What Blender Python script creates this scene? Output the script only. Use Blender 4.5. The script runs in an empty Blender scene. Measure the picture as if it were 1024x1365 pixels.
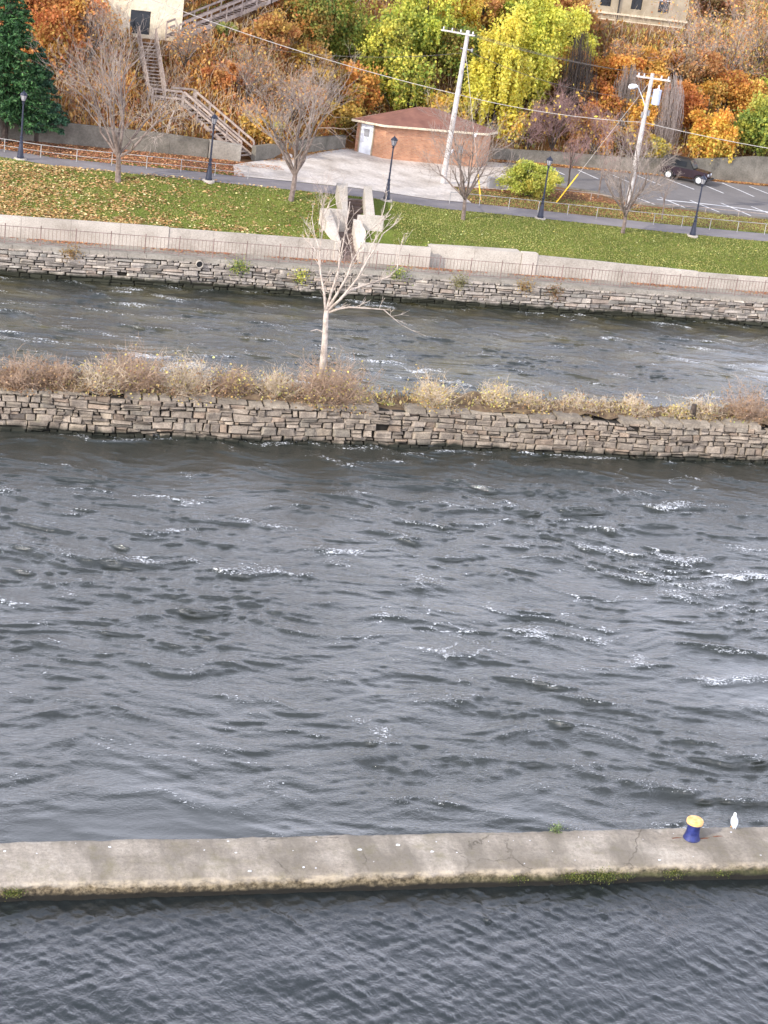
import bpy, math, random
import numpy as np
from mathutils import Vector, Matrix
R = math.radians
sc = bpy.context.scene
col = sc.collection

# ------------------------------------------------------------------ camera
F, CX, CY, CH = 2320., 512., 682.5, 23.
YAW, PITCH, ROLL = R(72.855), R(20.5), R(8.0)
_f = Vector((math.cos(YAW)*math.cos(PITCH), math.sin(YAW)*math.cos(PITCH), -math.sin(PITCH)))
_r0 = Vector((math.sin(YAW), -math.cos(YAW), 0.)); _u0 = _r0.cross(_f)
_r = _r0*math.cos(ROLL)+_u0*math.sin(ROLL); _u = -_r0*math.sin(ROLL)+_u0*math.cos(ROLL)
cd = bpy.data.cameras.new('camera'); cam = bpy.data.objects.new('camera', cd); col.objects.link(cam)
cd.sensor_fit = 'VERTICAL'; cd.sensor_height = 24; cd.lens = 24*F/1365; cd.clip_end = 4000; cd.clip_start = .5
cam.matrix_world = Matrix(((_r.x, _u.x, -_f.x, 0), (_r.y, _u.y, -_f.y, 0), (_r.z, _u.z, -_f.z, CH), (0, 0, 0, 1)))
sc.camera = cam

# ------------------------------------------------------------------ light
SUN_AZ, SUN_EL = R(28), R(29)            # direction the light travels (from +X), height of the sun
sd = bpy.data.lights.new('sun', 'SUN'); so = bpy.data.objects.new('sun', sd); col.objects.link(so)
sd.energy = 3.1; sd.angle = R(.9); sd.color = (1, .93, .82)
trav = Vector((math.cos(SUN_AZ)*math.cos(SUN_EL), math.sin(SUN_AZ)*math.cos(SUN_EL), -math.sin(SUN_EL)))
so.rotation_euler = trav.to_track_quat('-Z', 'Y').to_euler()
w = bpy.data.worlds.new("World"); sc.world = w; w.use_nodes = True
nt = w.node_tree; N = nt.nodes; L = nt.links
bg = N['Background']; bg.inputs[1].default_value = .1
sky = N.new('ShaderNodeTexSky'); sky.sky_type = 'NISHITA'; sky.sun_disc = False
sky.sun_elevation = SUN_EL; sky.sun_rotation = math.atan2(-trav.x, -trav.y); sky.dust_density = 2.0
tc = N.new('ShaderNodeTexCoord'); nz = N.new('ShaderNodeTexNoise'); nz.inputs['Scale'].default_value = 2.2
nz.inputs['Detail'].default_value = 4
mpw = N.new('ShaderNodeMapping'); mpw.inputs['Scale'].default_value = (1, 1, 2.6)
L.new(tc.outputs['Generated'], mpw.inputs[0]); L.new(mpw.outputs[0], nz.inputs['Vector'])
rp = N.new('ShaderNodeValToRGB'); rp.color_ramp.elements[0].position = .3; rp.color_ramp.elements[1].position = .66
rp.color_ramp.elements[0].color = (.45,)*3+(1,); rp.color_ramp.elements[1].color = (1, 1, 1, 1)
mx = N.new('ShaderNodeMix'); mx.data_type = 'RGBA'
L.new(nz.outputs[0], rp.inputs[0])
spw = N.new('ShaderNodeSeparateXYZ'); L.new(tc.outputs['Generated'], spw.inputs[0])
re_ = N.new('ShaderNodeValToRGB'); els = re_.color_ramp.elements      # cloud bank thick towards the horizon, thinner overhead
els[0].position = .0; els[0].color = (1, 1, 1, 1); els[1].position = .74; els[1].color = (.13, .13, .13, 1); e_ = els.new(.14); e_.color = (1,)*3+(1,)
L.new(spw.outputs['Z'], re_.inputs[0]); mw_ = N.new('ShaderNodeMath'); mw_.operation = 'MULTIPLY'
L.new(re_.outputs[0], mw_.inputs[0]); L.new(rp.outputs[0], mw_.inputs[1]); L.new(mw_.outputs[0], mx.inputs[0])
L.new(sky.outputs[0], mx.inputs[6]); mx.inputs[7].default_value = (33, 33.6, 39, 1)
L.new(mx.outputs[2], bg.inputs[0])
sc.view_settings.view_transform = 'Standard'; sc.view_settings.look = 'None'
sc.view_settings.exposure = 0.48; sc.view_settings.gamma = 1

# ------------------------------------------------------------------ helpers
def lin(h):
    h = h.lstrip('#'); o = []
    for i in (0, 2, 4):
        c = int(h[i:i+2], 16)/255; o.append(c/12.92 if c <= .04045 else ((c+.055)/1.055)**2.4)
    return tuple(o)
def lerp(a, b, t): return a+(b-a)*t
def ray(px, py): return _r*((px-CX)/F)-_u*((py-CY)/F)+_f
def on_y(px, py, y):
    d = ray(px, py); return Vector((0, 0, CH))+d*(y/d.y)
def on_z(px, py, z):
    d = ray(px, py); return Vector((0, 0, CH))+d*((z-CH)/d.z)
ZPX = ([-80, 5, 17, 27, 32, 47, 60, 300], [4.4, 4.35, 4.3, 4.0, 3.65, 3.4, 3.35, 3.3])
YBX = ([-80, 16, 24, 29, 40, 46, 60, 90, 300], [106.5, 106.5, 109, 116.3, 118.5, 119.7, 119.7, 121, 130])
def gz(x, y):
    x = np.asarray(x, float); y = np.asarray(y, float)
    zp = np.interp(x, *ZPX); b = np.interp(x, *YBX)
    zf = np.interp(x, [36, 46, 60], [2.5, 2.35, 2.15])
    top = np.interp(x, [-80, 0, 24, 40, 60], [8.2, 8.2, 9, 9, 9.6])
    z = np.where(y < 99, zf+(zp-zf)*np.clip((y-93)/6, 0, 1)**.9, zp)
    z = np.where(y > 102, zp+.02*(np.minimum(y, b)-102), z)
    t = y-b
    h = np.where(t < 14, .62*t, 8.68+.12*(t-14))
    cap = np.where(x < 17.6, 5.35, 5.35+(x-17.6)*2.2); h = np.where(t < 22, np.minimum(h, cap), np.minimum(h, cap+(t-22)*.5))
    z = np.where(t > 0, z+.2*np.clip(t*3, 0, 1)+h, z)
    return np.where((x > 14.3) & (x < 18.4) & (y > 109.2), np.minimum(z, np.interp(y, [109.2, 111.1, 115.3, 115.8], [6.4, 6.45, 9.5, 99])), z)
def G(x, y): return float(gz(x, y))
def hit(px, py):
    d = ray(px, py); t = 85.
    while t < 300:
        p = Vector((0, 0, CH))+d*t
        if p.z < G(p.x, p.y): break
        t += .1
    p.z = G(p.x, p.y); return p

def tag(o, label=None, cat=None, group=None, kind=None):
    if label: o['label'] = label
    if cat: o['category'] = cat
    if group: o['group'] = group
    if kind: o['kind'] = kind
    return o
def root(name, loc, label, cat, group=None):
    o = bpy.data.objects.new(name, None); col.objects.link(o); o.location = loc
    o.empty_display_size = .3
    return tag(o, label, cat, group)
def wloc(p):
    v = Vector((0, 0, 0))
    while p is not None: v += Vector(p.location); p = p.parent
    return v
class MB:
    def __init__(s): s.v = []; s.f = []; s.c = []; s.m = 0
    def add(s, vs, fs, c=None):
        n = len(s.v); s.v += [tuple(a) for a in vs]; s.f += [tuple(i+n for i in f) for f in fs]
        s.c += [c or (1, 1, 1)]*len(vs)
        return s
    def box(s, c, sz, rz=0, c3=None, M=None):
        x, y, z = sz[0]/2, sz[1]/2, sz[2]/2
        vs = [Vector((a*x, b*y, d*z)) for a in (-1, 1) for b in (-1, 1) for d in (-1, 1)]
        m = M or Matrix.Rotation(rz, 3, 'Z')
        vs = [m @ v+Vector(c) for v in vs]
        return s.add(vs, [(0, 1, 3, 2), (4, 6, 7, 5), (0, 4, 5, 1), (2, 3, 7, 6), (0, 2, 6, 4), (1, 5, 7, 3)], c3)
    def bar(s, a, b, wd, hg, c3=None):
        a = Vector(a); b = Vector(b); d = b-a
        m = d.to_track_quat('X', 'Z').to_matrix()
        return s.box((a+b)/2, (d.length, wd, hg), M=m, c3=c3)
    def tube(s, pts, rad, n=6, cap=True, c3=None):
        pts = [Vector(p) for p in pts]; k = len(pts)
        if not hasattr(rad, '__len__'): rad = [rad]*k
        vs = []; pn = None
        for i, p in enumerate(pts):
            t = (pts[min(i+1, k-1)]-pts[max(i-1, 0)])
            if t.length < 1e-9: t = Vector((0, 0, 1))
            t.normalize()
            if pn is None: pn = t.orthogonal().normalized()
            else:
                pn = pn-t*pn.dot(t); pn = pn.normalized() if pn.length > 1e-6 else t.orthogonal().normalized()
            q = t.cross(pn)
            for j in range(n):
                a = 2*math.pi*j/n; vs.append(p+(pn*math.cos(a)+q*math.sin(a))*rad[i])
        fs = [(i*n+j, i*n+(j+1) % n, (i+1)*n+(j+1) % n, (i+1)*n+j) for i in range(k-1) for j in range(n)]
        if cap: fs += [tuple(range(n))[::-1], tuple((k-1)*n+j for j in range(n))]
        return s.add(vs, fs, c3)
    def lathe(s, c, prof, n=16, M=None, c3=None):
        vs = []; m = M or Matrix.Identity(3)
        for r, z in prof:
            for j in range(n):
                a = 2*math.pi*j/n; vs.append(m @ Vector((r*math.cos(a), r*math.sin(a), z))+Vector(c))
        k = len(prof)
        fs = [(i*n+j, i*n+(j+1) % n, (i+1)*n+(j+1) % n, (i+1)*n+j) for i in range(k-1) for j in range(n)]
        fs += [tuple(range(n))[::-1], tuple((k-1)*n+j for j in range(n))]
        return s.add(vs, fs, c3)
    def hexa(s, bot, top, c3=None):           # prism between two polygons of the same count
        n = len(bot)
        fs = [tuple(range(n))[::-1], tuple(range(n, 2*n))]+[(i, (i+1) % n, n+(i+1) % n, n+i) for i in range(n)]
        return s.add(list(bot)+list(top), fs, c3)
    def build(s, name, mat, parent=None, smooth=False, bevel=0, local=False):
        me = bpy.data.meshes.new(name)
        off = Vector((0, 0, 0)) if (parent is None or local) else wloc(parent)
        me.from_pydata([(a[0]-off.x, a[1]-off.y, a[2]-off.z) for a in s.v], [], s.f)
        ca = me.color_attributes.new('Col', 'FLOAT_COLOR', 'POINT')
        ca.data.foreach_set('color', np.hstack([np.array(s.c, float).reshape(-1, 3), np.ones((len(s.c), 1))]).ravel())
        return link(name, me, mat, parent, smooth, bevel)
def link(name, me, mat, parent=None, smooth=False, bevel=0):
    me.materials.append(mat)
    o = bpy.data.objects.new(name, me); col.objects.link(o); o.parent = parent
    if smooth: me.polygons.foreach_set('use_smooth', [True]*len(me.polygons))
    if bevel:
        b = o.modifiers.new('bevel', 'BEVEL'); b.width = bevel; b.segments = 2; b.limit_method = 'ANGLE'; b.angle_limit = R(40)
    return o
def copy_thing(r):
    c = r.copy(); col.objects.link(c)
    for ch in list(r.children):
        d = ch.copy(); col.objects.link(d); d.parent = c
        for g2 in list(ch.children):
            e = g2.copy(); col.objects.link(e); e.parent = d
    return c
def np_mesh(name, V, FQ, mat, parent=None, cols=None, attrs=None, smooth=False):
    off = wloc(parent) if parent is not None else Vector((0, 0, 0))
    V = np.asarray(V, dtype=np.float32)-np.array(off, dtype=np.float32); FQ = np.asarray(FQ, dtype=np.int32)
    me = bpy.data.meshes.new(name); k = FQ.shape[1]
    me.vertices.add(len(V)); me.vertices.foreach_set('co', V.ravel())
    me.loops.add(FQ.size); me.loops.foreach_set('vertex_index', FQ.ravel())
    me.polygons.add(len(FQ)); me.polygons.foreach_set('loop_start', np.arange(0, FQ.size, k, dtype=np.int32))
    me.update(calc_edges=True)
    if cols is not None:
        ca = me.color_attributes.new('Col', 'FLOAT_COLOR', 'POINT')
        ca.data.foreach_set('color', np.hstack([cols, np.ones((len(cols), 1))]).astype(np.float32).ravel())
    for kk, a in (attrs or {}).items():
        at = me.attributes.new(kk, 'FLOAT', 'POINT'); at.data.foreach_set('value', np.asarray(a, dtype=np.float32).ravel())
    me.validate()
    return link(name, me, mat, parent, smooth)
def grid_mesh(name, X, Y, Z, mat, **kw):
    ny, nx = X.shape; i = np.arange(ny*nx).reshape(ny, nx)
    FQ = np.stack([i[:-1, :-1], i[:-1, 1:], i[1:, 1:], i[1:, :-1]], -1).reshape(-1, 4)
    return np_mesh(name, np.stack([X, Y, Z], -1).reshape(-1, 3), FQ, mat, **kw)
def quads(C, S, rng, up=0.0, el=1.35, vert=False):
    """leaf quads (rhombs) with random facing; C centres, S sizes"""
    n = len(C)
    nrm = rng.normal(size=(n, 3)); nrm[:, 2] = nrm[:, 2]*.8+up
    nrm /= np.linalg.norm(nrm, axis=1, keepdims=True)
    if vert: a = np.stack([rng.normal(size=n)*.35, rng.normal(size=n)*.35, np.ones(n)], 1)
    else: a = rng.normal(size=(n, 3))
    a -= nrm*np.sum(a*nrm, 1, keepdims=True); a /= np.linalg.norm(a, axis=1, keepdims=True)
    b = np.cross(nrm, a); s = S[:, None]
    V = np.stack([C-a*s*.5*el, C+b*s*.5, C+a*s*.5*el, C-b*s*.5], 1).reshape(-1, 3)
    return V, np.arange(4*n).reshape(-1, 4)
def pal(cols, n, rng, wts=None, jit=.16):
    P = np.array([lin(c) if isinstance(c, str) else c for c in cols])
    i = rng.choice(len(P), n, p=None if wts is None else np.array(wts)/sum(wts))
    P = P*.86+.14*P.mean(1, keepdims=True)*np.array([1.2, 1.18, 1.0])
    P = P*np.array([1.2, 1.29, 1.25])
    return np.clip(P[i]*(1+rng.normal(0, jit, (n, 1)))*(1+rng.normal(0, .05, (n, 3))), .003, .9)

# ------------------------------------------------------------------ materials
def newmat(name):
    m = bpy.data.materials.new(name); m.use_nodes = True
    return m, m.node_tree.nodes, m.node_tree.links, m.node_tree.nodes['Principled BSDF']
def ramp(N, els):
    r = N.new('ShaderNodeValToRGB'); e = r.color_ramp.elements
    while len(e) < len(els): e.new(.5)
    for i, (p, c) in enumerate(els):
        e[i].position = p; e[i].color = (tuple(lin(c)) if isinstance(c, str) else tuple(c) if hasattr(c, '__len__') else (c,)*3)+(1,)
    return r
def noise(N, L, vec, scale, detail=5, rough=.55, stretch=None, dist=0):
    if stretch:
        mp = N.new('ShaderNodeMapping'); mp.inputs['Scale'].default_value = stretch
        L.new(vec, mp.inputs[0]); vec = mp.outputs[0]
    n = N.new('ShaderNodeTexNoise'); n.inputs['Scale'].default_value = scale; n.inputs['Detail'].default_value = detail
    n.inputs['Roughness'].default_value = rough; n.inputs['Distortion'].default_value = dist
    L.new(vec, n.inputs['Vector']); return n
def mixc(N, L, fac, a, b, mode='MIX'):
    m = N.new('ShaderNodeMix'); m.data_type = 'RGBA'; m.blend_type = mode
    for sck, v in ((0, fac), (6, a), (7, b)):
        if hasattr(v, 'is_linked') or hasattr(v, 'links'): L.new(v, m.inputs[sck])
        elif sck == 0: m.inputs[0].default_value = v
        else: m.inputs[sck].default_value = tuple(v)[:3]+(1,)
    return m.outputs[2]
def pm(name, els, scale=1., detail=6, rough=.85, bump=.0, bscale=None, bdist=.02, attr=False, stretch=None, metal=0, spec=.5, fine=None):
    """noise-ramped material in world position; attr multiplies by the mesh's own colour"""
    m, N, L, P = newmat(name)
    g = N.new('ShaderNodeNewGeometry'); v = g.outputs['Position']
    n = noise(N, L, v, scale, detail, .6, stretch); r = ramp(N, els); L.new(n.outputs[0], r.inputs[0]); c = r.outputs[0]
    if fine:
        n3 = noise(N, L, v, fine, 4, .7); r3 = ramp(N, [(.3, .72), (.7, 1.2)]); L.new(n3.outputs[0], r3.inputs[0])
        c = mixc(N, L, 1., c, r3.outputs[0], 'MULTIPLY')
    if attr:
        a = N.new('ShaderNodeVertexColor'); a.layer_name = 'Col'; c = mixc(N, L, 1., c, a.outputs[0], 'MULTIPLY')
    L.new(c, P.inputs['Base Color']); P.inputs['Roughness'].default_value = rough; P.inputs['Metallic'].default_value = metal
    P.inputs['Specular IOR Level'].default_value = spec
    if bump:
        b = N.new('ShaderNodeBump'); b.inputs['Strength'].default_value = bump; b.inputs['Distance'].default_value = bdist
        n2 = noise(N, L, v, bscale or scale*6, 5, .65); L.new(n2.outputs[0], b.inputs['Height']); L.new(b.outputs[0], P.inputs['Normal'])
    return m
def leafmat(name, trans=.3, rough=.6):
    m, N, L, P = newmat(name)
    a = N.new('ShaderNodeVertexColor'); a.layer_name = 'Col'
    L.new(a.outputs[0], P.inputs['Base Color']); P.inputs['Roughness'].default_value = rough
    P.inputs['Specular IOR Level'].default_value = .25
    t = N.new('ShaderNodeBsdfTranslucent'); L.new(a.outputs[0], t.inputs[0])
    x = N.new('ShaderNodeMixShader'); x.inputs[0].default_value = trans
    L.new(P.outputs[0], x.inputs[1]); L.new(t.outputs[0], x.inputs[2]); L.new(x.outputs[0], N['Material Output'].inputs[0])
    return m
M_leaf = leafmat('leaf', .42); M_fall = leafmat('fallen_leaf', .05, .8)
M_needle = leafmat('needle', .12)
M_bark = pm('bark', [(.3, '#55483f'), (.7, '#8f8078')], 4, bump=.5, bscale=20, rough=.95, fine=30)
M_twig = pm('twig', [(.3, '#746860'), (.7, '#9c9087')], 2, rough=.95)
M_twigred = pm('twig_purple', [(.3, '#745a58'), (.7, '#a08480')], 2, rough=.95)
M_darkbark = pm('dark_bark', [(.3, '#2c2622'), (.7, '#554a42')], 4, rough=.95)
M_white = pm('bleached_bark', [(.32, '#85786c'), (.45, '#b0a295'), (.7, '#cdc0b3')], 4, rough=.8, bump=.3, bscale=18, fine=12)
M_shrubb = pm('shrub_twig_brown', [(.3, '#79624f'), (.7, '#b59d88')], 1.2, rough=.95)
M_shrub = pm('shrub_twig', [(.3, '#93826c'), (.7, '#cfbfa8')], 1.2, rough=.95)
M_conc = pm('concrete', [(.2, '#8f8678'), (.45, '#b0a79b'), (.75, '#c9c0b4')], .55, bump=.35, bscale=9, attr=True, rough=.9, fine=14)
M_concold_shade = pm('weathered_shaded_concrete', [(.2, '#514d44'), (.5, '#746f65'), (.8, '#8b857a')], .9, bump=.4, bscale=9, attr=True, rough=.95, fine=9)  # weathered tone, darkened further to paint in the left wall's shade
M_prom = pm('promenade_concrete', [(.25, '#7b746a'), (.7, '#a39c90')], .8, bump=.2, rough=.95, fine=9)
M_asph = pm('asphalt', [(.25, '#63605f'), (.5, '#74706f'), (.8, '#86817e')], .35, bump=.25, bscale=40, rough=.9, fine=25)
M_path = pm('path_asphalt', [(.25, '#6d686a'), (.8, '#8d8788')], .5, bump=.2, bscale=40, rough=.9, fine=25)
M_pad = pm('pale_concrete', [(.25, '#93897f'), (.42, '#b8aea4'), (.55, '#cbc2b9'), (.8, '#d5cdc5')], .5, bump=.1, rough=.9, fine=6)
M_paint = pm('road_paint', [(.3, '#b9b9bb'), (.6, '#e6e6e8')], 3, rough=.7)
M_iron = pm('rusty_iron', [(.3, '#5e4c44'), (.55, '#84706a'), (.75, '#94705e')], 2.2, rough=.8)
M_galv = pm('galvanised', [(.3, '#8d8c8a'), (.7, '#bdb9b4')], 3, rough=.55, metal=.3)
M_lamp = pm('lamp_paint', [(.3, '#1b2030'), (.7, '#2c3246')], 3, rough=.45)
M_wood = pm('grey_wood', [(.3, '#82736a'), (.7, '#b5a69c')], 3, rough=.9, stretch=(1, 1, 1), fine=20)
M_pole = pm('pole_wood', [(.3, '#a39c98'), (.7, '#cfcac6')], 2.5, rough=.85, fine=15)
M_cable = pm('cable', [(.3, '#a8a29c'), (.7, '#c9c3bc')], 2, rough=.7)
M_wire = pm('wire', [(.3, '#4a4644'), (.7, '#6a6460')], 2, rough=.7)
M_yel = pm('yellow_plastic', [(.3, '#cfa21c'), (.7, '#efc93a')], 2, rough=.5)
M_whitem = pm('white_metal', [(.3, '#c9ccd2'), (.7, '#eceef2')], 2, rough=.4)
M_darkg = pm('dark_glass', [(.3, '#15181c'), (.7, '#2a2e33')], 1, rough=.12)
M_stucco = pm('cream_stucco', [(.25, '#cdbda0'), (.7, '#e6d9c0')], .6, rough=.9, bump=.2, bscale=20, fine=5)
M_beige = pm('beige_stone', [(.3, '#93866f'), (.7, '#b0a38c')], 1.2, rough=.9, bump=.2)
M_black = pm('black_trim', [(.3, '#131314'), (.7, '#262628')], 3, rough=.6)
M_green = pm('green_plastic', [(.3, '#2c4a3c'), (.7, '#42685a')], 2, rough=.6)
M_grey = pm('grey_paint', [(.3, '#77777a'), (.7, '#97979a')], 2, rough=.6)
def brickmat():
    m, N, L, P = newmat('brick')
    g = N.new('ShaderNodeTexCoord'); b = N.new('ShaderNodeTexBrick')
    mp = N.new('ShaderNodeMapping'); mp.inputs['Rotation'].default_value = (R(90), 0, 0)
    L.new(g.outputs['Object'], mp.inputs[0]); L.new(mp.outputs[0], b.inputs[0])
    b.inputs['Color1'].default_value = lin('#bd8a68')+(1,); b.inputs['Color2'].default_value = lin('#a87458')+(1,)
    b.inputs['Mortar'].default_value = lin('#a58f7c')+(1,); b.inputs['Scale'].default_value = 1
    b.inputs['Brick Width'].default_value = .24; b.inputs['Row Height'].default_value = .09; b.inputs['Mortar Size'].default_value = .009
    n = noise(N, L, g.outputs['Object'], 1.3, 5); r = ramp(N, [(.3, .75), (.7, 1.15)]); L.new(n.outputs[0], r.inputs[0])
    L.new(mixc(N, L, 1., b.outputs[0], r.outputs[0], 'MULTIPLY'), P.inputs['Base Color']); P.inputs['Roughness'].default_value = .9
    return m
M_brick = brickmat()
def roofmat():
    m, N, L, P = newmat('roof_shingle')
    g = N.new('ShaderNodeTexCoord'); n = noise(N, L, g.outputs['Object'], 1.2, 5)
    r = ramp(N, [(.3, '#6f4a40'), (.7, '#8d6253')]); L.new(n.outputs[0], r.inputs[0])
    wv = N.new('ShaderNodeTexWave'); wv.bands_direction = 'Z'; wv.inputs['Scale'].default_value = 4.5; wv.inputs['Distortion'].default_value = .6
    L.new(g.outputs['Object'], wv.inputs[0]); r2 = ramp(N, [(0, .82), (.5, 1)]); L.new(wv.outputs[0], r2.inputs[0])
    L.new(mixc(N, L, 1., r.outputs[0], r2.outputs[0], 'MULTIPLY'), P.inputs['Base Color']); P.inputs['Roughness'].default_value = .95
    return m
M_roof = roofmat()
def stonemat(name, c0, c1, c2, algae_top, alg='#23241a'):
    m, N, L, P = newmat(name)
    g = N.new('ShaderNodeNewGeometry'); v = g.outputs['Position']
    n = noise(N, L, v, 2.2, 7, .65); r = ramp(N, [(.25, c0), (.5, c1), (.78, c2)]); L.new(n.outputs[0], r.inputs[0])
    a = N.new('ShaderNodeVertexColor'); a.layer_name = 'Col'
    c = mixc(N, L, 1., r.outputs[0], a.outputs[0], 'MULTIPLY')
    nf = noise(N, L, v, 16, 5, .7); rf = ramp(N, [(.3, .6), (.65, 1.2)]); L.new(nf.outputs[0], rf.inputs[0])
    c = mixc(N, L, 1., c, rf.outputs[0], 'MULTIPLY')
    nl = noise(N, L, v, 1.1, 6, .7); rl = ramp(N, [(.6, 0.), (.72, .65)]); L.new(nl.outputs[0], rl.inputs[0])   # lichen
    c = mixc(N, L, rl.outputs[0], c, lin('#77725a'))
    sp = N.new('ShaderNodeSeparateXYZ'); L.new(v, sp.inputs[0])
    nw = noise(N, L, v, 1.3, 4, .6)
    ma = N.new('ShaderNodeMath'); ma.operation = 'MULTIPLY_ADD'; ma.inputs[1].default_value = -.5; L.new(nw.outputs[0], ma.inputs[0]); L.new(sp.outputs['Z'], ma.inputs[2])
    mr = N.new('ShaderNodeMapRange'); mr.inputs['From Min'].default_value = algae_top-.3; mr.inputs['From Max'].default_value = algae_top-.12
    mr.inputs['To Min'].default_value = 1; mr.inputs['To Max'].default_value = 0; L.new(ma.outputs[0], mr.inputs['Value'])
    c = mixc(N, L, mr.outputs[0], c, lin(alg))
    L.new(c, P.inputs['Base Color']); P.inputs['Roughness'].default_value = .9
    b = N.new('ShaderNodeBump'); b.inputs['Strength'].default_value = .6; b.inputs['Distance'].default_value = .03
    n2 = noise(N, L, v, 12, 6, .7); L.new(n2.outputs[0], b.inputs['Height']); L.new(b.outputs[0], P.inputs['Normal'])
    return m
M_stone_mid = stonemat('stone_mid', '#6a6056', '#8d8275', '#b3a797', .14)
M_stone_far = stonemat('stone_far', '#7a746d', '#9e968d', '#c4bbb0', .30, '#2a2b1e')
M_gap = pm('dark_joint', [(.3, '#17140f'), (.7, '#2a251e')], 3, rough=1)

# ------------------------------------------------------------------ water
def spectrum(nx, ny, dx, kmin, kmax, p, rng, dirv=None, spread=2., aniso=(1, 1)):
    kx = np.fft.fftfreq(nx, dx)*2*np.pi; ky = np.fft.fftfreq(ny, dx)*2*np.pi
    KX, KY = np.meshgrid(kx, ky); KA = np.hypot(KX*aniso[0], KY*aniso[1]); K = np.maximum(KA, 1e-6)
    A = K**(-p)*(K > kmin)*(K < kmax)
    if dirv is not None:
        d = np.array(dirv)/np.hypot(*dirv); c = np.abs(KX*d[0]+KY*d[1])/np.maximum(np.hypot(KX, KY), 1e-6); A = A*c**spread
    ph = rng.normal(size=A.shape)+1j*rng.normal(size=A.shape)
    h = np.fft.ifft2(A*ph).real
    return h/h.std()
def watermat(name, base, foam, bump, scales, stretch, rough=.07):
    m, N, L, P = newmat(name)
    g = N.new('ShaderNodeNewGeometry'); v = g.outputs['Position']
    P.inputs['IOR'].default_value = 1.5; P.inputs['Roughness'].default_value = rough
    P.inputs['Specular IOR Level'].default_value = 1.0
    c = None
    if not foam: P.inputs['IOR'].default_value = 1.43
    n1 = noise(N, L, v, scales[0], 5, .62, stretch, .8); n2 = noise(N, L, v, scales[1], 4, .6, stretch)
    ad = N.new('ShaderNodeMath'); ad.operation = 'MULTIPLY_ADD'; ad.inputs[1].default_value = .35
    L.new(n2.outputs[0], ad.inputs[0]); L.new(n1.outputs[0], ad.inputs[2])
    b = N.new('ShaderNodeBump'); b.inputs['Strength'].default_value = 1; b.inputs['Distance'].default_value = bump
    L.new(ad.outputs[0], b.inputs['Height'])
    if foam:
        a = N.new('ShaderNodeAttribute'); a.attribute_name = 'foam'
        am = N.new('ShaderNodeAttribute'); am.attribute_name = 'amp'
        mb = N.new('ShaderNodeMath'); mb.operation = 'MULTIPLY'; mb.inputs[1].default_value = bump
        L.new(am.outputs['Fac'], mb.inputs[0]); L.new(mb.outputs[0], b.inputs['Distance'])
        nf = noise(N, L, v, 11, 5, .85, (.7, 1.2, 1)); rf = N.new('ShaderNodeMath'); rf.operation = 'ADD'
        L.new(nf.outputs[0], rf.inputs[0]); L.new(a.outputs['Fac'], rf.inputs[1])
        rr = ramp(N, [(.0, 0.), (1., 1.)]); rr.color_ramp.elements[0].position = .93; rr.color_ramp.elements[1].position = .965
        mm = N.new('ShaderNodeMath'); mm.operation = 'MULTIPLY'; mm.inputs[1].default_value = .7; L.new(rf.outputs[0], mm.inputs[0])
        L.new(mm.outputs[0], rr.inputs[0])
        sy = N.new('ShaderNodeSeparateXYZ'); L.new(v, sy.inputs[0]); my = N.new('ShaderNodeMapRange'); my.inputs['From Min'].default_value = 67; my.inputs['From Max'].default_value = 72
        L.new(sy.outputs['Y'], my.inputs['Value']); no = noise(N, L, v, .55, 4, .6, (.5, 1.3, 1)); ro = ramp(N, [(.45, .0), (.66, .8)]); L.new(no.outputs[0], ro.inputs[0])
        mo = N.new('ShaderNodeMath'); mo.operation = 'MULTIPLY'; L.new(ro.outputs[0], mo.inputs[0]); L.new(my.outputs[0], mo.inputs[1])
        base = mixc(N, L, mo.outputs[0], base, lin('#4f4828'))
        L.new(mixc(N, L, rr.outputs[0], base, (.75, .78, .82)), P.inputs['Base Color'])
        rgh = N.new('ShaderNodeMapRange'); rgh.inputs['To Min'].default_value = rough; rgh.inputs['To Max'].default_value = .7
        L.new(rr.outputs[0], rgh.inputs['Value']); L.new(rgh.outputs[0], P.inputs['Roughness'])
    else:
        P.inputs['Base Color'].default_value = tuple(base)+(1,)
    L.new(b.outputs[0], P.inputs['Normal'])
    return m
M_river = watermat('river_water', lin('#2c302c'), True, .028, (7.5, 20), (.75, 1.1, 1))
M_canal = watermat('canal_water', lin('#232829'), False, .03, (4.5, 14), (1, .6, 1), .06)
rng = np.random.default_rng(3)
dx = .085; nx, ny = 1280, 684
ma = spectrum(nx, ny, dx, .25, 2.2, 1.2, rng, (.2, 1), .6, (.8, 1.2)); mb_ = ma
xs = -22+np.arange(nx)*dx; ys = 34.3+np.arange(ny)*dx*1.0
X, Y = np.meshgrid(xs, ys)
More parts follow.
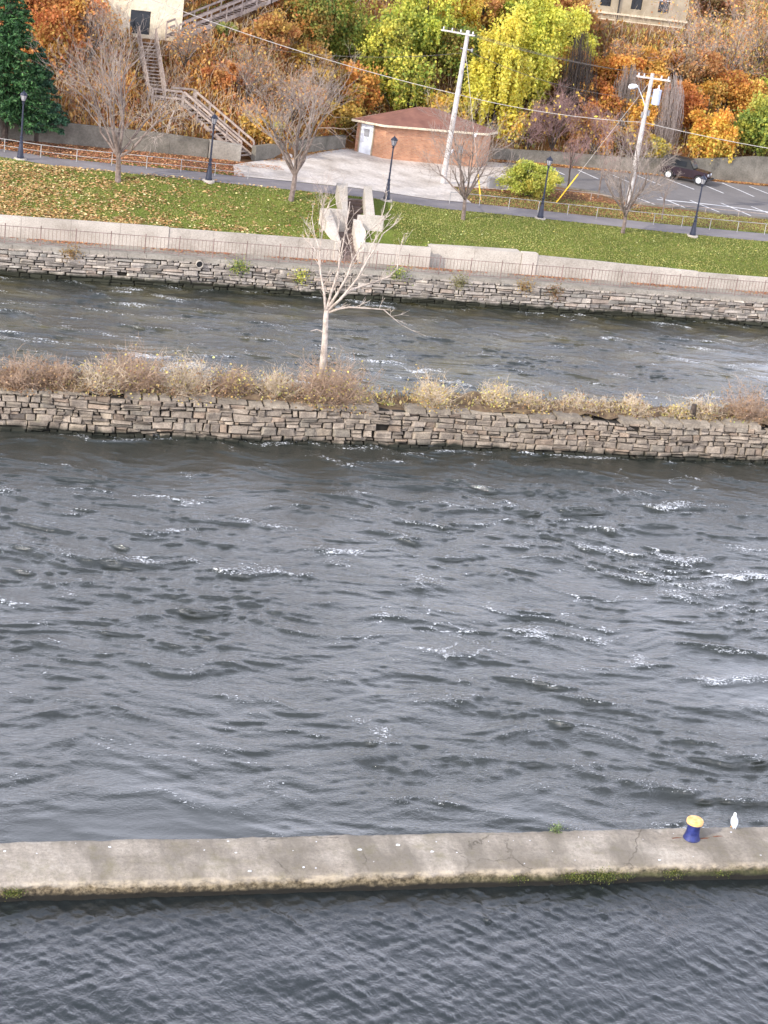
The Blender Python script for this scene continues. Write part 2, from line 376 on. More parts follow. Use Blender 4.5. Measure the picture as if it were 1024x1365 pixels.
# smooth upwelling boils near the lock wall
boil = np.exp(-(((X-7.5)/4.2)**2+((Y-36.6)/1.8)**2))+.8*np.exp(-(((X-16)/2.6)**2+((Y-37.2)/1.3)**2))+.6*np.exp(-(((X-27)/3.)**2+((Y-44)/1.6)**2))
amp = np.clip(1.02+.22*ma-.95*boil, .12, 1.5)
def slope_norm(h, target):
    gy, gx = np.gradient(h, dx); return h*(target/np.sqrt((gx**2+gy**2).mean()))
def ridged(kmin, kmax, p, d, sp_, an=(1, 1)):
    h = spectrum(nx, ny, dx, kmin, kmax, p, rng, d, sp_, an); h = -np.sqrt(h*h+.02); return h-h.mean()
def peaky(kmin, kmax, p, d, sp_, an, q=.75):      # sharp crests, flat troughs
    h = spectrum(nx, ny, dx, kmin, kmax, p, rng, d, sp_, an); h = np.exp(q*h); return h-h.mean()
w1 = peaky(2.5, 36, 1.8, (.5, 1), 2.2, (1.6, .9), .28); w2 = spectrum(nx, ny, dx, 2., 36, 1.95, rng, (-.25, 1), 1.6, (1.5, .9)); w3 = peaky(9, 36, 1.7, (.5, 1), 1.5, (1.8, .95), .4)
W = slope_norm(w1, .125)+slope_norm(w2, .085)+slope_norm(w3, .085)
jx = spectrum(nx, ny, dx, .4, 2.6, 1.5, rng)*5; jy_ = spectrum(nx, ny, dx, .4, 2.6, 1.5, rng)*3.2      # swirl the pattern a little
iy, ix = np.mgrid[0:ny, 0:nx]; fy, fx = iy+jy_, ix+jx; y0_, x0_ = np.floor(fy).astype(int), np.floor(fx).astype(int); ty, tx_ = fy-y0_, fx-x0_
W = (W[y0_ % ny, x0_ % nx]*(1-tx_)+W[y0_ % ny, (x0_+1) % nx]*tx_)*(1-ty)+(W[(y0_+1) % ny, x0_ % nx]*(1-tx_)+W[(y0_+1) % ny, (x0_+1) % nx]*tx_)*ty
hz = amp*W; hz = np.where(Y > 68, hz*.85, hz)
crest = (W-W.mean())/W.std()
lowm = spectrum(nx, ny, dx, .5, 4, .9, rng, (.3, 1), 1.5, (.7, 1.2))+.5*spectrum(nx, ny, dx, .1, .6, .9, rng); A_ = np.clip((lowm-.25)/1.6, 0, 1)
A_ = A_*np.where(Y < 60, .75+.25*np.clip((X-2)/12, 0, 1), .75)
A_ = A_*(1-.9*np.clip(boil, 0, 1)); st2 = spectrum(nx, ny, dx, .6, 5, 1., rng, (.35, 1), 3); B_ = np.exp(-(st2/.35)**2)
A2 = np.clip((spectrum(nx, ny, dx, .1, .8, .8, rng, None, 1, (.7, 1.2))+.5)/1.6, 0, 1)*(1-.9*np.clip(boil, 0, 1))
st3 = spectrum(nx, ny, dx, .7, 6, 1.3, rng, (.35, 1), 1.5); B3 = np.exp(-(st3/.10)**2)
foam_a = .612+.12*A_+.03*np.clip((X-6)/10, -1, 1)*(Y < 58)+.12*A_*B_+.20*A2*B3+.06*np.clip(crest, -2, 2)+.14*np.exp(-((Y-66.05)/.22)**2)*np.clip(.5+.5*np.sin(X*.7+2*np.sin(X*.21)), 0, 1)
foam_a = np.where(Y > 68, foam_a+.035, foam_a)-.022; foam_a = np.where(foam_a > .80, .80+(foam_a-.80)*.3, foam_a)
Y = Y-1.6*(hz-hz.mean())        # waves lean downwind: steep near faces, long gentle backs
o = grid_mesh('river_water', X, Y, hz, M_river, attrs={'foam': foam_a, 'amp': np.clip(amp, .12, 1.2)}, smooth=True); tag(o, kind='structure')
# flat skirt of the river outside the modelled stretch
mb = MB(); mb.add([(-900, 34.3, -.12), (-21.9, 34.3, -.12), (-21.9, 92.5, -.12), (-900, 92.5, -.12)], [(0, 1, 2, 3)])
mb.add([(90, 34.3, -.12), (900, 34.3, -.12), (900, 92.5, -.12), (90, 92.5, -.12)], [(0, 1, 2, 3)])
tag(mb.build('river_water', pm('far_water', [(.3, '#2a2d2b'), (.7, '#303330')], .4, rough=.12, bump=.5, bscale=1.5, bdist=.1)), kind='structure')
dx = .06; nx, ny = 1024, 512
CW = .45
X, Y = np.meshgrid(-12+np.arange(nx)*dx, 33.45-np.arange(ny)[::-1]*dx)
c1 = spectrum(nx, ny, dx, 11., 40, 1.6, rng, (1.25, 1), 8); c1 = np.exp(.6*c1); c2 = spectrum(nx, ny, dx, 9., 36, 1.7, rng, (-.45, 1), 6); c3 = spectrum(nx, ny, dx, 1.5, 6, 1.5, rng, (.3, 1), 1)
cm = np.clip(.85+.25*spectrum(nx, ny, dx, .15, 1.2, 1, rng), .3, 1.4)
hc = CW+cm*(slope_norm(c1, .125)+slope_norm(c2, .085))+slope_norm(c3, .03); hc = hc-hc.mean()+CW; Y = Y-1.5*(hc-CW)
tag(grid_mesh('canal_water', X, Y, hc, M_canal, smooth=True), kind='structure')
mb = MB(); mb.add([(-900, -300, CW-.03), (900, -300, CW-.03), (900, 2.8, CW-.03), (-900, 2.8, CW-.03)], [(0, 1, 2, 3)])
mb.add([(49.3, 2.8, CW-.03), (900, 2.8, CW-.03), (900, 33.4, CW-.03), (49.3, 33.4, CW-.03)], [(0, 1, 2, 3)])
mb.add([(-900, 2.8, CW-.03), (-12, 2.8, CW-.03), (-12, 33.4, CW-.03), (-900, 33.4, CW-.03)], [(0, 1, 2, 3)])
tag(mb.build('canal_water', M_canal), kind='structure')

# ------------------------------------------------------------------ near lock wall
def lockmat():
    m, N, L, P = newmat('lock_wall_concrete')
    g = N.new('ShaderNodeNewGeometry'); v = g.outputs['Position']
    n = noise(N, L, v, .7, 7, .65, (.5, 1.4, 1.4)); r = ramp(N, [(.2, '#746b5f'), (.4, '#8f867a'), (.58, '#a9a094'), (.8, '#beb5a8')]); L.new(n.outputs[0], r.inputs[0])
    c = r.outputs[0]
    nf = noise(N, L, v, 11, 6, .75); rf = ramp(N, [(.3, .68), (.68, 1.18)]); L.new(nf.outputs[0], rf.inputs[0]); c = mixc(N, L, 1., c, rf.outputs[0], 'MULTIPLY')
    ns = noise(N, L, v, .9, 5, .6, (1, .35, 1)); rs = ramp(N, [(.42, 0.), (.6, .75)]); L.new(ns.outputs[0], rs.inputs[0]); c = mixc(N, L, rs.outputs[0], c, lin('#6b6459'))
    nt2 = noise(N, L, v, 30, 3, .6); rt2 = ramp(N, [(.62, 0.), (.7, .6)]); L.new(nt2.outputs[0], rt2.inputs[0]); c = mixc(N, L, rt2.outputs[0], c, lin('#4c463d'))
    # green-brown lichen tint
    nl = noise(N, L, v, 1.6, 6, .7); rl = ramp(N, [(.52, 0.), (.7, .45)]); L.new(nl.outputs[0], rl.inputs[0]); c = mixc(N, L, rl.outputs[0], c, lin('#6d6748'))
    # cracks
    vo = N.new('ShaderNodeTexVoronoi'); vo.feature = 'DISTANCE_TO_EDGE'; vo.inputs['Scale'].default_value = .42
    nd = noise(N, L, v, 2.5, 5, .6); va = N.new('ShaderNodeVectorMath'); va.operation = 'MULTIPLY_ADD'; va.inputs[1].default_value = (.5,)*3
    L.new(nd.outputs['Color'], va.inputs[0]); L.new(v, va.inputs[2]); L.new(va.outputs[0], vo.inputs['Vector'])
    rv = ramp(N, [(.0, 1.), (.012, 0.)]); L.new(vo.outputs['Distance'], rv.inputs[0])
    nk = noise(N, L, v, .5, 3, .5); rk = ramp(N, [(.5, 0.), (.58, .75)]); L.new(nk.outputs[0], rk.inputs[0])
    mk = N.new('ShaderNodeMath'); mk.operation = 'MULTIPLY'; L.new(rv.outputs[0], mk.inputs[0]); L.new(rk.outputs[0], mk.inputs[1])
    c = mixc(N, L, mk.outputs[0], c, lin('#3c352c'))
    # algae on the wet face
    sp = N.new('ShaderNodeSeparateXYZ'); L.new(v, sp.inputs[0])
    nw = noise(N, L, v, 2.0, 5, .65); mq = N.new('ShaderNodeMath'); mq.operation = 'MULTIPLY_ADD'; mq.inputs[1].default_value = -.22
    L.new(nw.outputs[0], mq.inputs[0]); L.new(sp.outputs['Z'], mq.inputs[2])
    def band(a, b2):
        q = N.new('ShaderNodeMapRange'); q.inputs['From Min'].default_value = a; q.inputs['From Max'].default_value = b2
        q.inputs['To Min'].default_value = 1; q.inputs['To Max'].default_value = 0; L.new(mq.outputs[0], q.inputs['Value']); return q.outputs[0]
    npit = noise(N, L, v, 9, 6, .8); rpit = ramp(N, [(.4, '#332b20'), (.5, '#5f5340'), (.66, '#94866c')]); L.new(npit.outputs[0], rpit.inputs[0])
    c = mixc(N, L, band(.64, .74), c, rpit.outputs[0])
    cr = ramp(N, [(.42, 0.), (.6, .5)]); nb = noise(N, L, v, 5, 5, .7, (.6, 1, 1)); L.new(nb.outputs[0], cr.inputs[0])
    bb = N.new('ShaderNodeMapRange'); bb.inputs['From Min'].default_value = .88; bb.inputs['From Max'].default_value = .84; L.new(sp.outputs['Z'], bb.inputs['Value'])
    b3 = N.new('ShaderNodeMath'); b3.operation = 'MULTIPLY'; L.new(cr.outputs[0], b3.inputs[0]); L.new(bb.outputs[0], b3.inputs[1]); b4 = N.new('ShaderNodeMapRange'); b4.inputs['From Min'].default_value = .70; b4.inputs['From Max'].default_value = .76; L.new(sp.outputs['Z'], b4.inputs['Value'])
    b5 = N.new('ShaderNodeMath'); b5.operation = 'MULTIPLY'; L.new(b3.outputs[0], b5.inputs[0]); L.new(b4.outputs[0], b5.inputs[1])
    c = mixc(N, L, b5.outputs[0], c, lin('#c4b59c'))
    # moss mostly towards the right half and far left
    xr = ramp(N, [(0, .8), (.12, .05), (.5, .15), (.68, .75)]); xd = N.new('ShaderNodeMath'); xd.operation = 'DIVIDE'; xd.inputs[1].default_value = 24; L.new(sp.outputs['X'], xd.inputs[0]); L.new(xd.outputs[0], xr.inputs[0])
    bm = N.new('ShaderNodeMath'); bm.operation = 'MULTIPLY'; L.new(band(.56, .7), bm.inputs[0]); L.new(xr.outputs[0], bm.inputs[1])
    c = mixc(N, L, bm.outputs[0], c, lin('#343a1a'))
    c = mixc(N, L, band(.45, .54), c, lin('#19160e'))
    L.new(c, P.inputs['Base Color']); P.inputs['Roughness'].default_value = .93
    b = N.new('ShaderNodeBump'); b.inputs['Strength'].default_value = .7; b.inputs['Distance'].default_value = .03
    n2 = noise(N, L, v, 7, 7, .72); L.new(n2.outputs[0], b.inputs['Height']); L.new(b.outputs[0], P.inputs['Normal'])
    return m
nxw = 1150; xw = -15+np.arange(nxw)*.06
prof = [(34.95, -.6), (34.95, .2), (34.93, .8), (34.9, .93), (34.82, .985)]+[(34.7-.1*i, .99-.004*i) for i in range(10)]+\
       [(33.7, .948), (33.58, .93), (33.49, .905), (33.42, .875), (33.37, .84), (33.34, .80), (33.33, .76), (33.315, .71), (33.30, .66), (33.29, .61), (33.28, .56), (33.27, .51), (33.27, .46), (33.27, .38), (33.27, .2), (33.27, -.5)]
pr = np.array(prof); nk = len(pr)
rn = spectrum(2048, 64, .06, .3, 30, 1.0, rng)[:nk, :nxw]; rl = spectrum(2048, 64, .06, .1, 2, 1.2, rng)[0, :nxw]
rc = spectrum(2048, 64, .06, .8, 26, 1.0, rng)[:nk, :nxw]
YY = pr[:, 0][:, None]+0*xw[None, :]; ZZ = pr[:, 1][:, None]+0*xw[None, :]
edge = np.exp(-((np.arange(nk)-21.5)/3.2)**2)[:, None]
YY = YY+edge*(.05*rl[None, :]+.035*rc)+.003*rn; ZZ = ZZ+.006*rn+edge*(.022*rc)
ZZ[:5] += 0; YY[1:5] += .012*rc[1:5]
XX = np.repeat(xw[None, :], nk, 0)
o = grid_mesh('lock_wall', XX, YY, ZZ, lockmat(), smooth=False)
tag(o, 'long weathered concrete lock wall with crumbling mossy edge crossing the foreground', 'wall')
# bird droppings: small dried splats on the wall top
rg = random.Random(5)
mb = MB()
for i in range(60):
    x = rg.uniform(1.5, 24); y = rg.uniform(33.5, 34.75); r0 = rg.choice([.01, .014, .02, .034])*rg.uniform(.7, 1.3); z = .99-.006*(34.7-y)*10+.008
    n = 7; vs = [(x+r0*1.3*math.cos(a)*q, y+r0*math.sin(a)*q, z) for a, q in [(2*math.pi*j/n, rg.uniform(.6, 1.3)) for j in range(n)]]
    mb.hexa(vs, [(a, b, c+.006) for a, b, c in vs])
tag(mb.build('bird_droppings', M_whitem), 'dried white bird droppings spattered over the concrete lock wall top', 'droppings', kind='stuff')
# rusty embedded bar behind the bollard
def rusty(name, pts, lab):
    tag(MB().tube(pts, [.018]*len(pts), 6).build(name, pm(name+'_rust', [(.3, '#4a2a1c'), (.7, '#7d4a32')], 9, rough=.95)), lab, 'chain')
p0 = on_z(896, 1118, .97); p1 = on_z(965, 1117, .97)
pts = [p0.lerp(p1, t)+Vector((0, .03*math.sin(t*9), .008*math.sin(t*23))) for t in [i/24 for i in range(25)]]
for p, t in zip(pts, range(25)): p.y += .06*max(0, (t-17)/7)
rusty('rusty_chain', pts, 'thin rusty chain lying across the lock wall behind the blue bollard')
# bollard
p = on_z(921.5, 1118, .96)
b = root('bollard', (p.x, p.y, .955), 'blue iron mooring bollard with orange yellow cap on the lock wall', 'bollard')
M_blue = pm('blue_paint', [(.3, '#161d48'), (.5, '#1e2860'), (.66, '#283474'), (.74, '#56484a')], 6, rough=.42, bump=.2, bscale=30, bdist=.004)
M_cap = pm('orange_paint', [(.25, '#c98f55'), (.45, '#e3ad68'), (.75, '#f0cf9c')], 9, rough=.6, bump=.2, bscale=30, bdist=.004)
MB().lathe((0, 0, 0), [(.215, 0), (.215, .035), (.205, .06), (.19, .11), (.172, .18), (.163, .3), (.163, .42), (.167, .46), (.175, .475)], 28).build('body', M_blue, b, smooth=False, local=True)
MB().lathe((0, 0, 0), [(.175, .455), (.2, .46), (.211, .475), (.213, .54), (.205, .56), (.19, .572), (.1, .578), (.0, .579)], 28).build('cap', M_cap, b, smooth=False, local=True)
MB().lathe((0, 0, 0), [(.25, 0), (.245, .012), (.21, .016)], 24).build('base_plate', M_concold_shade, b, local=True)
# gull, standing upright on the wall edge
p = on_z(976.5, 1103, .99)
b = root('gull', (p.x, p.y, .985), 'white gull standing on the lock wall to the right of the blue bollard', 'bird')
M_gw = pm('gull_white', [(.3, '#d8dade'), (.7, '#f2f3f5')], 14, rough=.8); M_gg = pm('gull_grey', [(.3, '#a4aab5'), (.7, '#c3c8d0')], 14, rough=.8)
M_or = pm('gull_orange', [(.3, '#c98a3a'), (.7, '#dba24e')], 10, rough=.6)
def loft(secs, n=14):
    mb = MB(); k = len(secs); vs = []
    for (c, a, bb, M) in secs:
        for j in range(n):
            t = 2*math.pi*j/n; vs.append(Vector(c)+M @ Vector((a*math.cos(t), bb*math.sin(t), 0)))
    fs = [(i*n+j, i*n+(j+1) % n, (i+1)*n+(j+1) % n, (i+1)*n+j) for i in range(k-1) for j in range(n)]
    fs += [tuple(range(n))[::-1], tuple((k-1)*n+j for j in range(n))]
    return mb.add(vs, fs)
fd = Vector((.25, .97, 0)).normalized()          # faces the river; we see its back
def S(fwd, up, a, bb, tilt=0):
    c = fd*fwd+Vector((0, 0, up)); ax = (fd*math.sin(R(tilt))+Vector((0, 0, math.cos(R(tilt))))).normalized()
    s0 = Vector((fd.y, -fd.x, 0)); s1 = ax.cross(s0); M = Matrix((s0, s1, ax)).transposed(); return (c, a, bb, M)
loft([S(-.13, .06, .012, .006, 30), S(-.11, .09, .035, .012, 30), S(-.07, .13, .055, .04, 35), S(-.03, .17, .078, .065, 40), S(.0, .215, .085, .075, 30), S(.015, .26, .078, .07, 12),
      S(.02, .30, .06, .055, 5), S(.02, .33, .042, .042), S(.022, .352, .037, .04), S(.028, .375, .04, .048), S(.032, .40, .036, .044), S(.032, .417, .022, .028), S(.032, .424, .006, .008)]).build('body', M_gw, b, smooth=True, local=True)
for s in (-1, 1):
    s0 = Vector((fd.y, -fd.x, 0))*s
    secs = []
    for t, (fw, up, a, bb) in enumerate([(-.175, .07, .006, .004), (-.13, .105, .02, .008), (-.08, .15, .038, .012), (-.04, .2, .046, .016), (-.01, .25, .045, .016), (.01, .29, .025, .012), (.015, .305, .006, .006)]):
        q = S(fw-.02, up, a, bb, 35); secs.append((q[0]+s0*(.055 if up > .12 else .03), q[1], q[2], q[3]))
    loft(secs, 10).build('wing', M_gg, b, smooth=True, local=True)
    MB().tube([s0*.03+fd*.0+Vector((0, 0, .15)), s0*.03+fd*.01+Vector((0, 0, .07)), s0*.03+Vector((0, 0, .008)), s0*.035+fd*.05+Vector((0, 0, .006))], [.008, .006, .006, .012], 6).build('leg', M_or, b, local=True)
MB().tube([fd*.065+Vector((0, 0, .392)), fd*.095+Vector((0, 0, .385)), fd*.12+Vector((0, 0, .374))], [.013, .010, .003], 7).build('beak', M_or, b, local=True)

# ------------------------------------------------------------------ stone walls
def stone_wall(name, mat, x0, x1, yf, z0, z1, seed, hmin, hmax, lmin, lmax, thick, lean=0, curve=None, jy=.055, capz=None, dims=None, wob=1.5):
    rg = random.Random(seed); mb = MB(); z = z0; row = 0
    crv = curve or (lambda x: 0)
    # courses wander: boundaries are wavy functions of x
    bounds = [z0]
    while bounds[-1] < z1-.06: bounds.append(min(z1, bounds[-1]+rg.uniform(hmin, hmax)))
    wav = [[(rg.uniform(.0, .035), rg.uniform(.2, .9), rg.uniform(0, 6)) for _ in range(2)] for _ in bounds]
    def bz(i, x):
        if i == 0 or i == len(bounds)-1: a = .25
        else: a = wob
        return bounds[i]+a*sum(w_[0]*math.sin(w_[1]*x+w_[2]) for w_ in wav[i])
    for i in range(len(bounds)-1):
        x = x0+rg.uniform(-.4, 0); H_ = bounds[i+1]-bounds[i]
        while x < x1:
            l = rg.uniform(lmin, lmax)*(1.35 if H_ > (hmin+hmax)/2 else .9); xe = x+l
            parts = [(0, 1)]
            if H_ > .2 and rg.random() < .3: s_ = rg.uniform(.35, .65); parts = [(0, s_), (s_, 1)]
            for (a, b2) in parts:
                if i > 0 and rg.random() < .006: continue
                if i == 0 and rg.random() < .03: continue
                g_ = rg.uniform(.008, .04)
                def zz(xx, t): return lerp(bz(i, xx), bz(i+1, xx), t)
                j = lambda q=.018: rg.uniform(-q, q)
                c4 = [(x+g_+j(.03), zz(x, a)+g_*.6+j(.02)), (xe-g_+j(.03), zz(xe, a)+g_*.6+j(.02)), (xe-g_+j(.05), zz(xe, b2)-g_*.6+j(.022)), (x+g_+j(.05), zz(x, b2)-g_*.6+j(.022))]
                yo = rg.uniform(-jy, jy)-(.09 if i == 0 else 0)+(.10 if rg.random() < .05 else 0)
                tint = rg.uniform(.72, 1.18); hue = rg.random()
                cc = (tint*1.0, tint*.98, tint*.96) if hue < .72 else (tint*1.05, tint*.95, tint*.88) if hue < .84 else (tint*.88, tint*.9, tint*.89) if hue < .95 else (tint*1.25, tint*1.22, tint*1.15)
                if i == 0: cc = tuple(q*1.12 for q in cc)  # bottom course: cleaner stone, with the light it catches tinted in
                ylean = lambda z_: lean*(z_-z0)
                mid = (sum(q[0] for q in c4)/4, sum(q[1] for q in c4)/4)
                ins = rg.uniform(.66, .88); inz = rg.uniform(.5, .8)
                tx, tz = j(.035), j(.035)
                V = []
                for (u_, v_) in c4: V.append((u_, yf+crv(u_)+ylean(v_)+yo+.28, v_))
                for (u_, v_) in c4: V.append((u_, yf+crv(u_)+ylean(v_)+yo+.0, v_))
                for k_, (u_, v_) in enumerate(c4):
                    uu = mid[0]+(u_-mid[0])*ins; vv = mid[1]+(v_-mid[1])*inz
                    V.append((uu, yf+crv(uu)+ylean(vv)+yo-.035+tx*(1 if k_ in (1, 2) else -1)+tz*(1 if k_ > 1 else -1)+j(.008), vv))
                mb.add(V, [(8, 9, 10, 11), (4, 5, 9, 8), (5, 6, 10, 9), (6, 7, 11, 10), (7, 4, 8, 11), (0, 1, 5, 4), (1, 2, 6, 5), (2, 3, 7, 6), (3, 0, 4, 7)], cc)
            x = xe
    rt = root(name, (x0, yf, 0), *dims)
    mb.build('stonework', mat, rt)
    # core
    cb = MB(); n = int((x1-x0)/1.0)
    for k in range(n):
        a = x0+k*(x1-x0)/n; b2 = x0+(k+1)*(x1-x0)/n
        cb.hexa([(a, yf+crv(a)+.12, -1), (b2, yf+crv(b2)+.12, -1), (b2, yf+thick, -1), (a, yf+thick, -1)],
                [(a, yf+crv(a)+.12+lean*(z1-z0), z1-.07), (b2, yf+crv(b2)+.12+lean*(z1-z0), z1-.07), (b2, yf+thick, z1-.07), (a, yf+thick, z1-.07)])
    cb.build('core', M_gap, rt)
    return rt
mid_crv = lambda x: .10*math.sin(x*.35)+.06*math.sin(x*1.1+1)
mw = stone_wall('stone_dividing_wall', M_stone_mid, -25, 75, 66.35, -.12, 1.55, 11, .12, .33, .2, .66, 2.5, .05, mid_crv,
    dims=('rough dry stone dividing wall overgrown with brown shrubs between the two channels', 'wall'))
# uneven flat cap stones and soil on the middle wall
rg = random.Random(4); mb = MB()
x = -25
while x < 75:
    l = rg.uniform(.5, 1.5); wd = rg.uniform(.55, 1.0); h = rg.uniform(.05, .16)
    if rg.random() < .82:
        y0 = 66.35+.1+mid_crv(x)+rg.uniform(-.06, .1); t = rg.uniform(.7, 1.05); q = rg.uniform(-.05, .05)
        mb.hexa([(x+.03, y0, 1.45), (x+l-.02, y0+q, 1.45), (x+l-.03, y0+wd, 1.45), (x+.02, y0+wd, 1.45)],
                [(x+.05, y0+.03, 1.5+h), (x+l-.05, y0+q+.03, 1.5+h+q*.4), (x+l-.05, y0+wd, 1.5+h+.03), (x+.04, y0+wd, 1.5+h)], (t, t, t*.97))
    x += l
mb.build('cap_stones', M_stone_mid, mw)
X, Y = np.meshgrid(np.arange(-25, 75, .25), np.linspace(66.75, 69.0, 12))
nn = spectrum(512, 16, .25, .3, 10, 1.2, rng)[:12, :400]
Z = 1.52+.10*nn+.22*np.sin((Y-66.75)/2.25*np.pi); Z[-1] = -.5
M_soil = pm('soil', [(.3, '#4a3b2c'), (.5, '#6b5844'), (.75, '#80704f')], 3, bump=.6, bscale=18, rough=1, fine=20)
grid_mesh('soil_bed', X, Y, Z, M_soil, parent=mw)
fw = stone_wall('river_stone_wall', M_stone_far, -25, 110, 90.95, -.12, 1.47, 21, .09, .26, .2, .9, .9, 0.0, lambda x: .05*math.sin(x*.5), .035,
    dims=('grey coursed stone river wall below the iron railing on the far bank', 'wall'))

# promenade
mb = MB()
for k in range(135):
    a = -25+k; t = 1
    mb.hexa([(a+.01, 90.98, 1.42), (a+.99, 90.98, 1.42), (a+.99, 91.3, 1.42), (a+.01, 91.3, 1.42)], [(a+.01, 90.98, 1.63), (a+.99, 90.98, 1.63), (a+.99, 91.3, 1.63), (a+.01, 91.3, 1.63)])
mb.build('coping', M_prom, fw)
mb = MB(); mb.box((42, 92.15, 1.5), (134, 1.74, .2)); mb.box((42, 94, 1.35), (134, 2.4, .1)); tag(mb.build('promenade', M_prom), kind='structure')
# ------------------------------------------------------------------ iron railing
rr = root('iron_railing', (-20, 91.4, 1.6), 'long rusty iron picket railing along the edge of the far promenade', 'railing')
bay = 1.83; k = 0
for k in range(45):
    x = -20+k*bay
    if k == 4 or True:
        MB().tube([(x, 91.38, 1.55), (x, 91.38, 2.68)], .028, 6).build('post', M_iron, rr)
    mb = MB()
    for j in range(1, 9):
        xx = x+bay*j/9; mb.tube([(xx, 91.38, 1.7), (xx, 91.38, 2.57)], .013, 4, False)
    mb.bar((x, 91.38, 2.55), (x+bay, 91.38, 2.55), .03, .025); mb.bar((x, 91.38, 1.72), (x+bay, 91.38, 1.72), .03, .025)
    mb.build('picket_panel', M_iron, rr)

# ------------------------------------------------------------------ concrete retaining walls
STL, STR = 24.05, 25.08
def ret_wall(name, segs, lab, pil=None):
    r0 = root(name, (segs[0][0], 93, 1.5), lab, 'wall'); rg = random.Random(7)
    for (a, b2, yf, zt0, zt1, th, tint, *ye) in segs:
        n = max(1, round((b2-a)/2.6)); mb = MB()
        for k in range(n):
            u, v = lerp(a, b2, k/n)+.006, lerp(a, b2, (k+1)/n)-.006; t = tint*rg.uniform(.94, 1.05); yk = lambda q: (lerp(yf, ye[0], (q-a)/(b2-a)) if ye else yf); y_ = yk(u); y2 = yk(v)
            z0, z1 = lerp(zt0, zt1, k/n)+rg.uniform(-.012, .012), lerp(zt0, zt1, (k+1)/n)
            mb.hexa([(u, y_, 1.3), (v, y2, 1.3), (v, yf+th, 1.3), (u, yf+th, 1.3)], [(u, y_, z0), (v, y2, z1), (v, yf+th, z1), (u, yf+th, z0)], (t, t, t))
        mb.build('wall_panel', M_conc, r0)
    return r0
ret_wall('retaining_wall', [(-25, 14.4, 93, 2.58, 2.74, .3, 1.04), (14.42, STL, 93.04, 2.68, 2.7, .3, .93)], 'pale concrete retaining wall on the left below the leaf strewn lawn')
ret_wall('retaining_wall', [(STR+.1, 29.3, 93, 2.7, 2.72, .3, 1.02), (29.31, 34.78, 93.75, 2.75, 2.82, .3, .98, 93.08), (34.8, 35.75, 93, 2.86, 2.86, .45, 1.14), (35.76, 46.0, 93.04, 2.74, 2.5, .3, .96), (46.01, 110, 93.05, 2.45, 2.3, .3, .9)],
    'pale concrete retaining wall with a recessed bay right of the concrete steps')
mb = MB().box((29.2, 93.52, 2.0), (.2, .5, 1.4)); 

# ------------------------------------------------------------------ concrete steps with wing walls
st = root('concrete_steps', (24.6, 93, 1.6), 'concrete stairway with flared wing walls climbing the lawn', 'stairs')
a13 = math.atan2(1.47, 6)
def SP(s, t):      # s along the stair (y from 93), t across from centreline
    return (float(np.interp(s, [0, 1.4, 2.4, 5.9], [24.6, 24.6, 25.28, 26.05]))+t, 93+s)
M_step = pm('step_concrete', [(.3, '#5f4f47'), (.7, '#83726a')], 2, rough=.95, fine=10)
mb = MB()
def stp(s0, s1, z, hw=.52, x=0):
    A, B2, C2, D = SP(s0, -hw+x), SP(s0, hw+x), SP(s1, hw+x), SP(s1, -hw+x)
    mb.hexa([(*A, 1.3), (*B2, 1.3), (*C2, 1.3), (*D, 1.3)], [(*A, z), (*B2, z), (*C2, z), (*D, z)])
for k in range(8): stp(.02+k*.18, .02+(k+1)*.18+.03, 1.6+(k+1)*.148)
mb.hexa([(23.7, 94.47, 1.3), (25.6, 94.47, 1.3), (25.9, 95.32, 1.3), (23.7, 95.32, 1.3)], [(23.7, 94.47, 2.79), (25.6, 94.47, 2.79), (25.9, 95.32, 2.79), (23.7, 95.32, 2.79)])
for k in range(9): stp(2.3+k*.4, 2.3+(k+1)*.4+.03, 2.79+(k+1)*.137)
mb.build('steps', M_step, st)
def wing(pts, name='wing_wall', tint=1.0):        # pts: list of (x, y, ztop) polygon footprint
    mb = MB(); mb.hexa([(a, b2, 1.4) for a, b2, c in pts], [(a, b2, c) for a, b2, c in pts], (tint,)*3); mb.build(name, M_conc, st, bevel=.02)
wing([(23.7, 92.98, 2.62), (STL-.02, 92.98, 2.62), (23.95, 94.2, 3.35), (23.71, 95.2, 4.06), (23.14, 95.2, 4.05), (23.4, 94.0, 3.4)], tint=1.05)
wing([(STR+.03, 92.97, 2.15), (25.4, 92.97, 2.5), (25.62, 93.9, 3.2), (25.42, 94.75, 3.62), (25.02, 94.75, 3.68), (24.98, 94.0, 3.15)], tint=1.1)
wing([(23.72, 95.2, 4.04), (24.78, 95.2, 4.02), (24.78, 95.42, 4.02), (23.72, 95.42, 4.04)], 'return_wall')
wing([(25.26, 94.9, 3.9), (26.86, 94.9, 3.92), (26.86, 95.12, 3.92), (25.9, 95.12, 3.9), (25.75, 95.0, 3.9)], 'return_wall', 1.05)
wing([(24.5, 95.43, 4.03), (24.8, 95.43, 4.04), (25.52, 98.95, 4.88), (24.85, 98.95, 4.86)], tint=.92)
wing([(25.82, 95.13, 3.95), (26.34, 95.13, 3.97), (26.98, 98.95, 4.85), (26.52, 98.95, 4.84)], tint=1.0)

